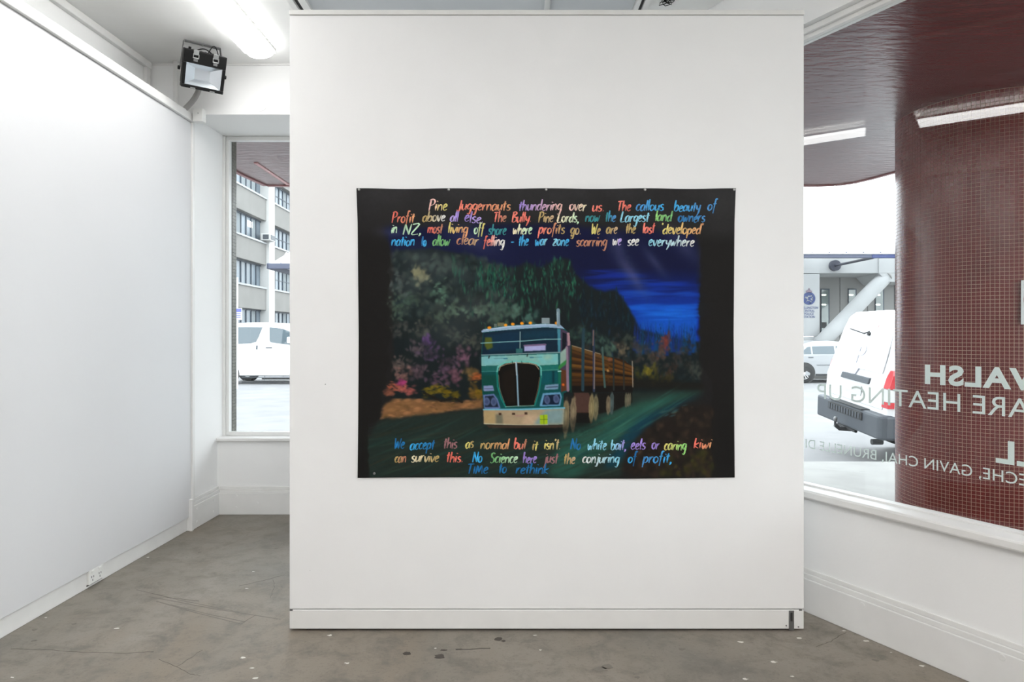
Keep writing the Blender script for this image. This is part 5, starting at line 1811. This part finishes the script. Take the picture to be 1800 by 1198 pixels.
# haunch where the strut meets the beam
a_ = [px(1545, 480, PD), px(1560, 495, PD), px(1640, 495, PD), px(1640, 480, PD)]
pb(MB().prism(a_, (0, 2.0, 0)).build('haunch', M_CONC))
# recessed facade behind
D2 = PD + 2.2
for x0, x1 in ((1436, 1476), (1476.8, 1524.6), (1525.4, 1572), (1573, 1640)):
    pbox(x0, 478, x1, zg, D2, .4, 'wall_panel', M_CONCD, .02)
pbox(1436, 480, 1525, 486.5, D2 - .25, .3, 'lintel', M_CONCD)
for x0, x1, yt in ((1443.5, 1457.5, 508), (1491.5, 1505, 508), (1539, 1553.5, 508)):
    pbox(x0 - .6, yt - 1, x1 + .8, 591, D2 - .04, .05, 'window_frame', M_FRAMEB)
    pbox(x0 + .8, yt + 1, x1 - 1.2, 590, D2 - .07, .03, 'pane', mat('station_glass', rgb(118, 130, 128), .08, spec=.8, noise=.3, nscale=1.2))
    for dy in (9, 26):
        pbox(x0 + 1, yt + dy, x0 + 8.5, yt + dy + 2, D2 - .085, .012, 'office_lamp', M_OFFICELIT)
pbox(1445, 566, 1453, 576, D2 - .085, .012, 'counter_unit', M_BUMPERD)
# slanting strut
pb(MB().tube([px(1440, 606, PD - .6), px(1470, 575, PD - .4), px(1553, 489, PD + .3), px(1558, 484, PD + .35)], .31, 20).build('round_strut', M_CONC, smooth=True))
pb(MB().tube([px(1553.5, 488.5, PD + .28), px(1556, 486, PD + .32)], .345, 20).build('strut_collar', M_CONCD, smooth=True))

# crest and lettering on the wall panel
cc_ = px(1422, 524.3, PD - .01)
cr = MB()
kk = PD / F
for k_ in range(40):
    a0, a1 = 2 * math.pi * k_ / 40, 2 * math.pi * (k_ + 1) / 40
    cr.prism([(cc_.x + math.cos(a_) * r_ * kk * .98, PD - .03, cc_.z + math.sin(a_) * r_ * kk) for a_, r_ in ((a0, 7.6), (a1, 7.6), (a1, 11.2), (a0, 11.2))], (0, .03, 0))
for pts in ([(-6, 4), (-2, 8), (5, 7), (2, 4.5), (-1, 5.5), (-3, 2.5)], [(3, 3.5), (6.5, 4), (4, .5), (1, -1), (-2, 1.5)], [(-3, -1), (1, 0), (4.5, -3), (6, -6), (1.5, -3.5)], [(-2, -4), (2, -5), (3.5, -9), (-1, -8.5), (-4, -6)], [(-7.5, -3), (-4.5, -5), (-3, -2.5), (-6, 1)], [(6, -1), (7.8, -3), (7.5, 3)]):
    cr.prism([(cc_.x + x_ * kk, PD - .03, cc_.z + z_ * kk) for x_, z_ in pts], (0, .03, 0))
pb(cr.build('crest', M_CREST))
crown = MB()
for pts in ([(-4.6, 10), (4.6, 10), (5.4, 14), (3.2, 13), (2.6, 15.2), (-2.6, 15.2), (-3.2, 13), (-5.4, 14)], [(-.5, 15), (.5, 15), (.5, 18), (-.5, 18)], [(-1.3, 16), (1.3, 16), (1.3, 16.9), (-1.3, 16.9)]):
    crown.prism([(cc_.x + x_ * kk, PD - .03, cc_.z + z_ * kk) for x_, z_ in pts], (0, .03, 0))
pb(crown.build('crown', M_CRESTR))
for body, x0, x1, yc in (('WELLINGTON', 1406.5, 1437.8, 540.6), ('CENTRAL', 1411.5, 1432, 546), ('POLICE', 1413.7, 1430.2, 551.3), ('STATION', 1412, 1432, 556.6)):
    v_, f_ = text_mesh(body, .012)
    a_, b_ = px(x0, yc + 2.1, PD), px(x1, yc - 2.1, PD)
    pb(MB().add([(a_.x + (b_.x - a_.x) * u_, PD - .012, a_.z + (b_.z - a_.z) * w_) for u_, w_ in v_], f_).build('wall_lettering', M_CREST))

# street awning in front of the station
D3 = 25.5
sa = thing('street_awning', 'long white street awning with a blue gutter before the police station', 'awning', px(1490, 450, D3))
a_, b_ = px(1080, 453, D3), px(1680, 446.5, D3)
xm = px(1533, 0, D3).x
par(MB().box(a_.x, xm, D3, D3 + .15, a_.z, b_.z).build('gutter', M_FASCIAG, bevel=.02), sa)
par(MB().box(xm, b_.x, D3, D3 + .15, a_.z, b_.z).build('gutter', M_BLUE, bevel=.02), sa)
par(MB().prism([(a_.x, D3 - .05, b_.z + .002), (b_.x, D3 - .05, b_.z + .002), (b_.x, D3 - .05, b_.z + .09), (a_.x, D3 - .05, b_.z + .09)], (0, .1, 0)).build('edge_flashing', M_AWNING), sa)
par(MB().prism([(a_.x, D3, b_.z + .09), (b_.x, D3, b_.z + .09), (b_.x, D3 + 2.4, b_.z + .55), (a_.x, D3 + 2.4, b_.z + .55)], (0, 0, .03)).build('roof_sheet', M_AWNING), sa)
for k_ in range(20):
    q = px(1096.5 + 30 * k_, 443.6, D3)
    par(MB().disc((q.x, D3 - .02, q.z), (0, -1, 0), .028, .03, 8).build('roof_bolt', M_FASCIAG), sa)
# bracket disc and stay
q = px(1470, 466, PD - .15)
stay = thing('awning_stay', 'dark steel stay rod with a round anchor disc tying the street awning back', 'stay rod', (q.x, PD, q.z))
par(MB().disc((q.x, PD + .055, q.z), (0, -1, 0), .23, .16, 28).build('anchor_disc', M_STEELB), stay)
par(MB().tube([(q.x, PD - .12, q.z), px(1535, 452.5, D3 + .3)], .055, 10).build('rod', M_STEELB), stay)

# far footpath and street continuation behind
ff = MB().box(2.5, 60, 24.6, 31.5, ZR, ZR + .12).build('footpath_far', M_FOOT)
struct(ff, 'far footpath in front of the police station')
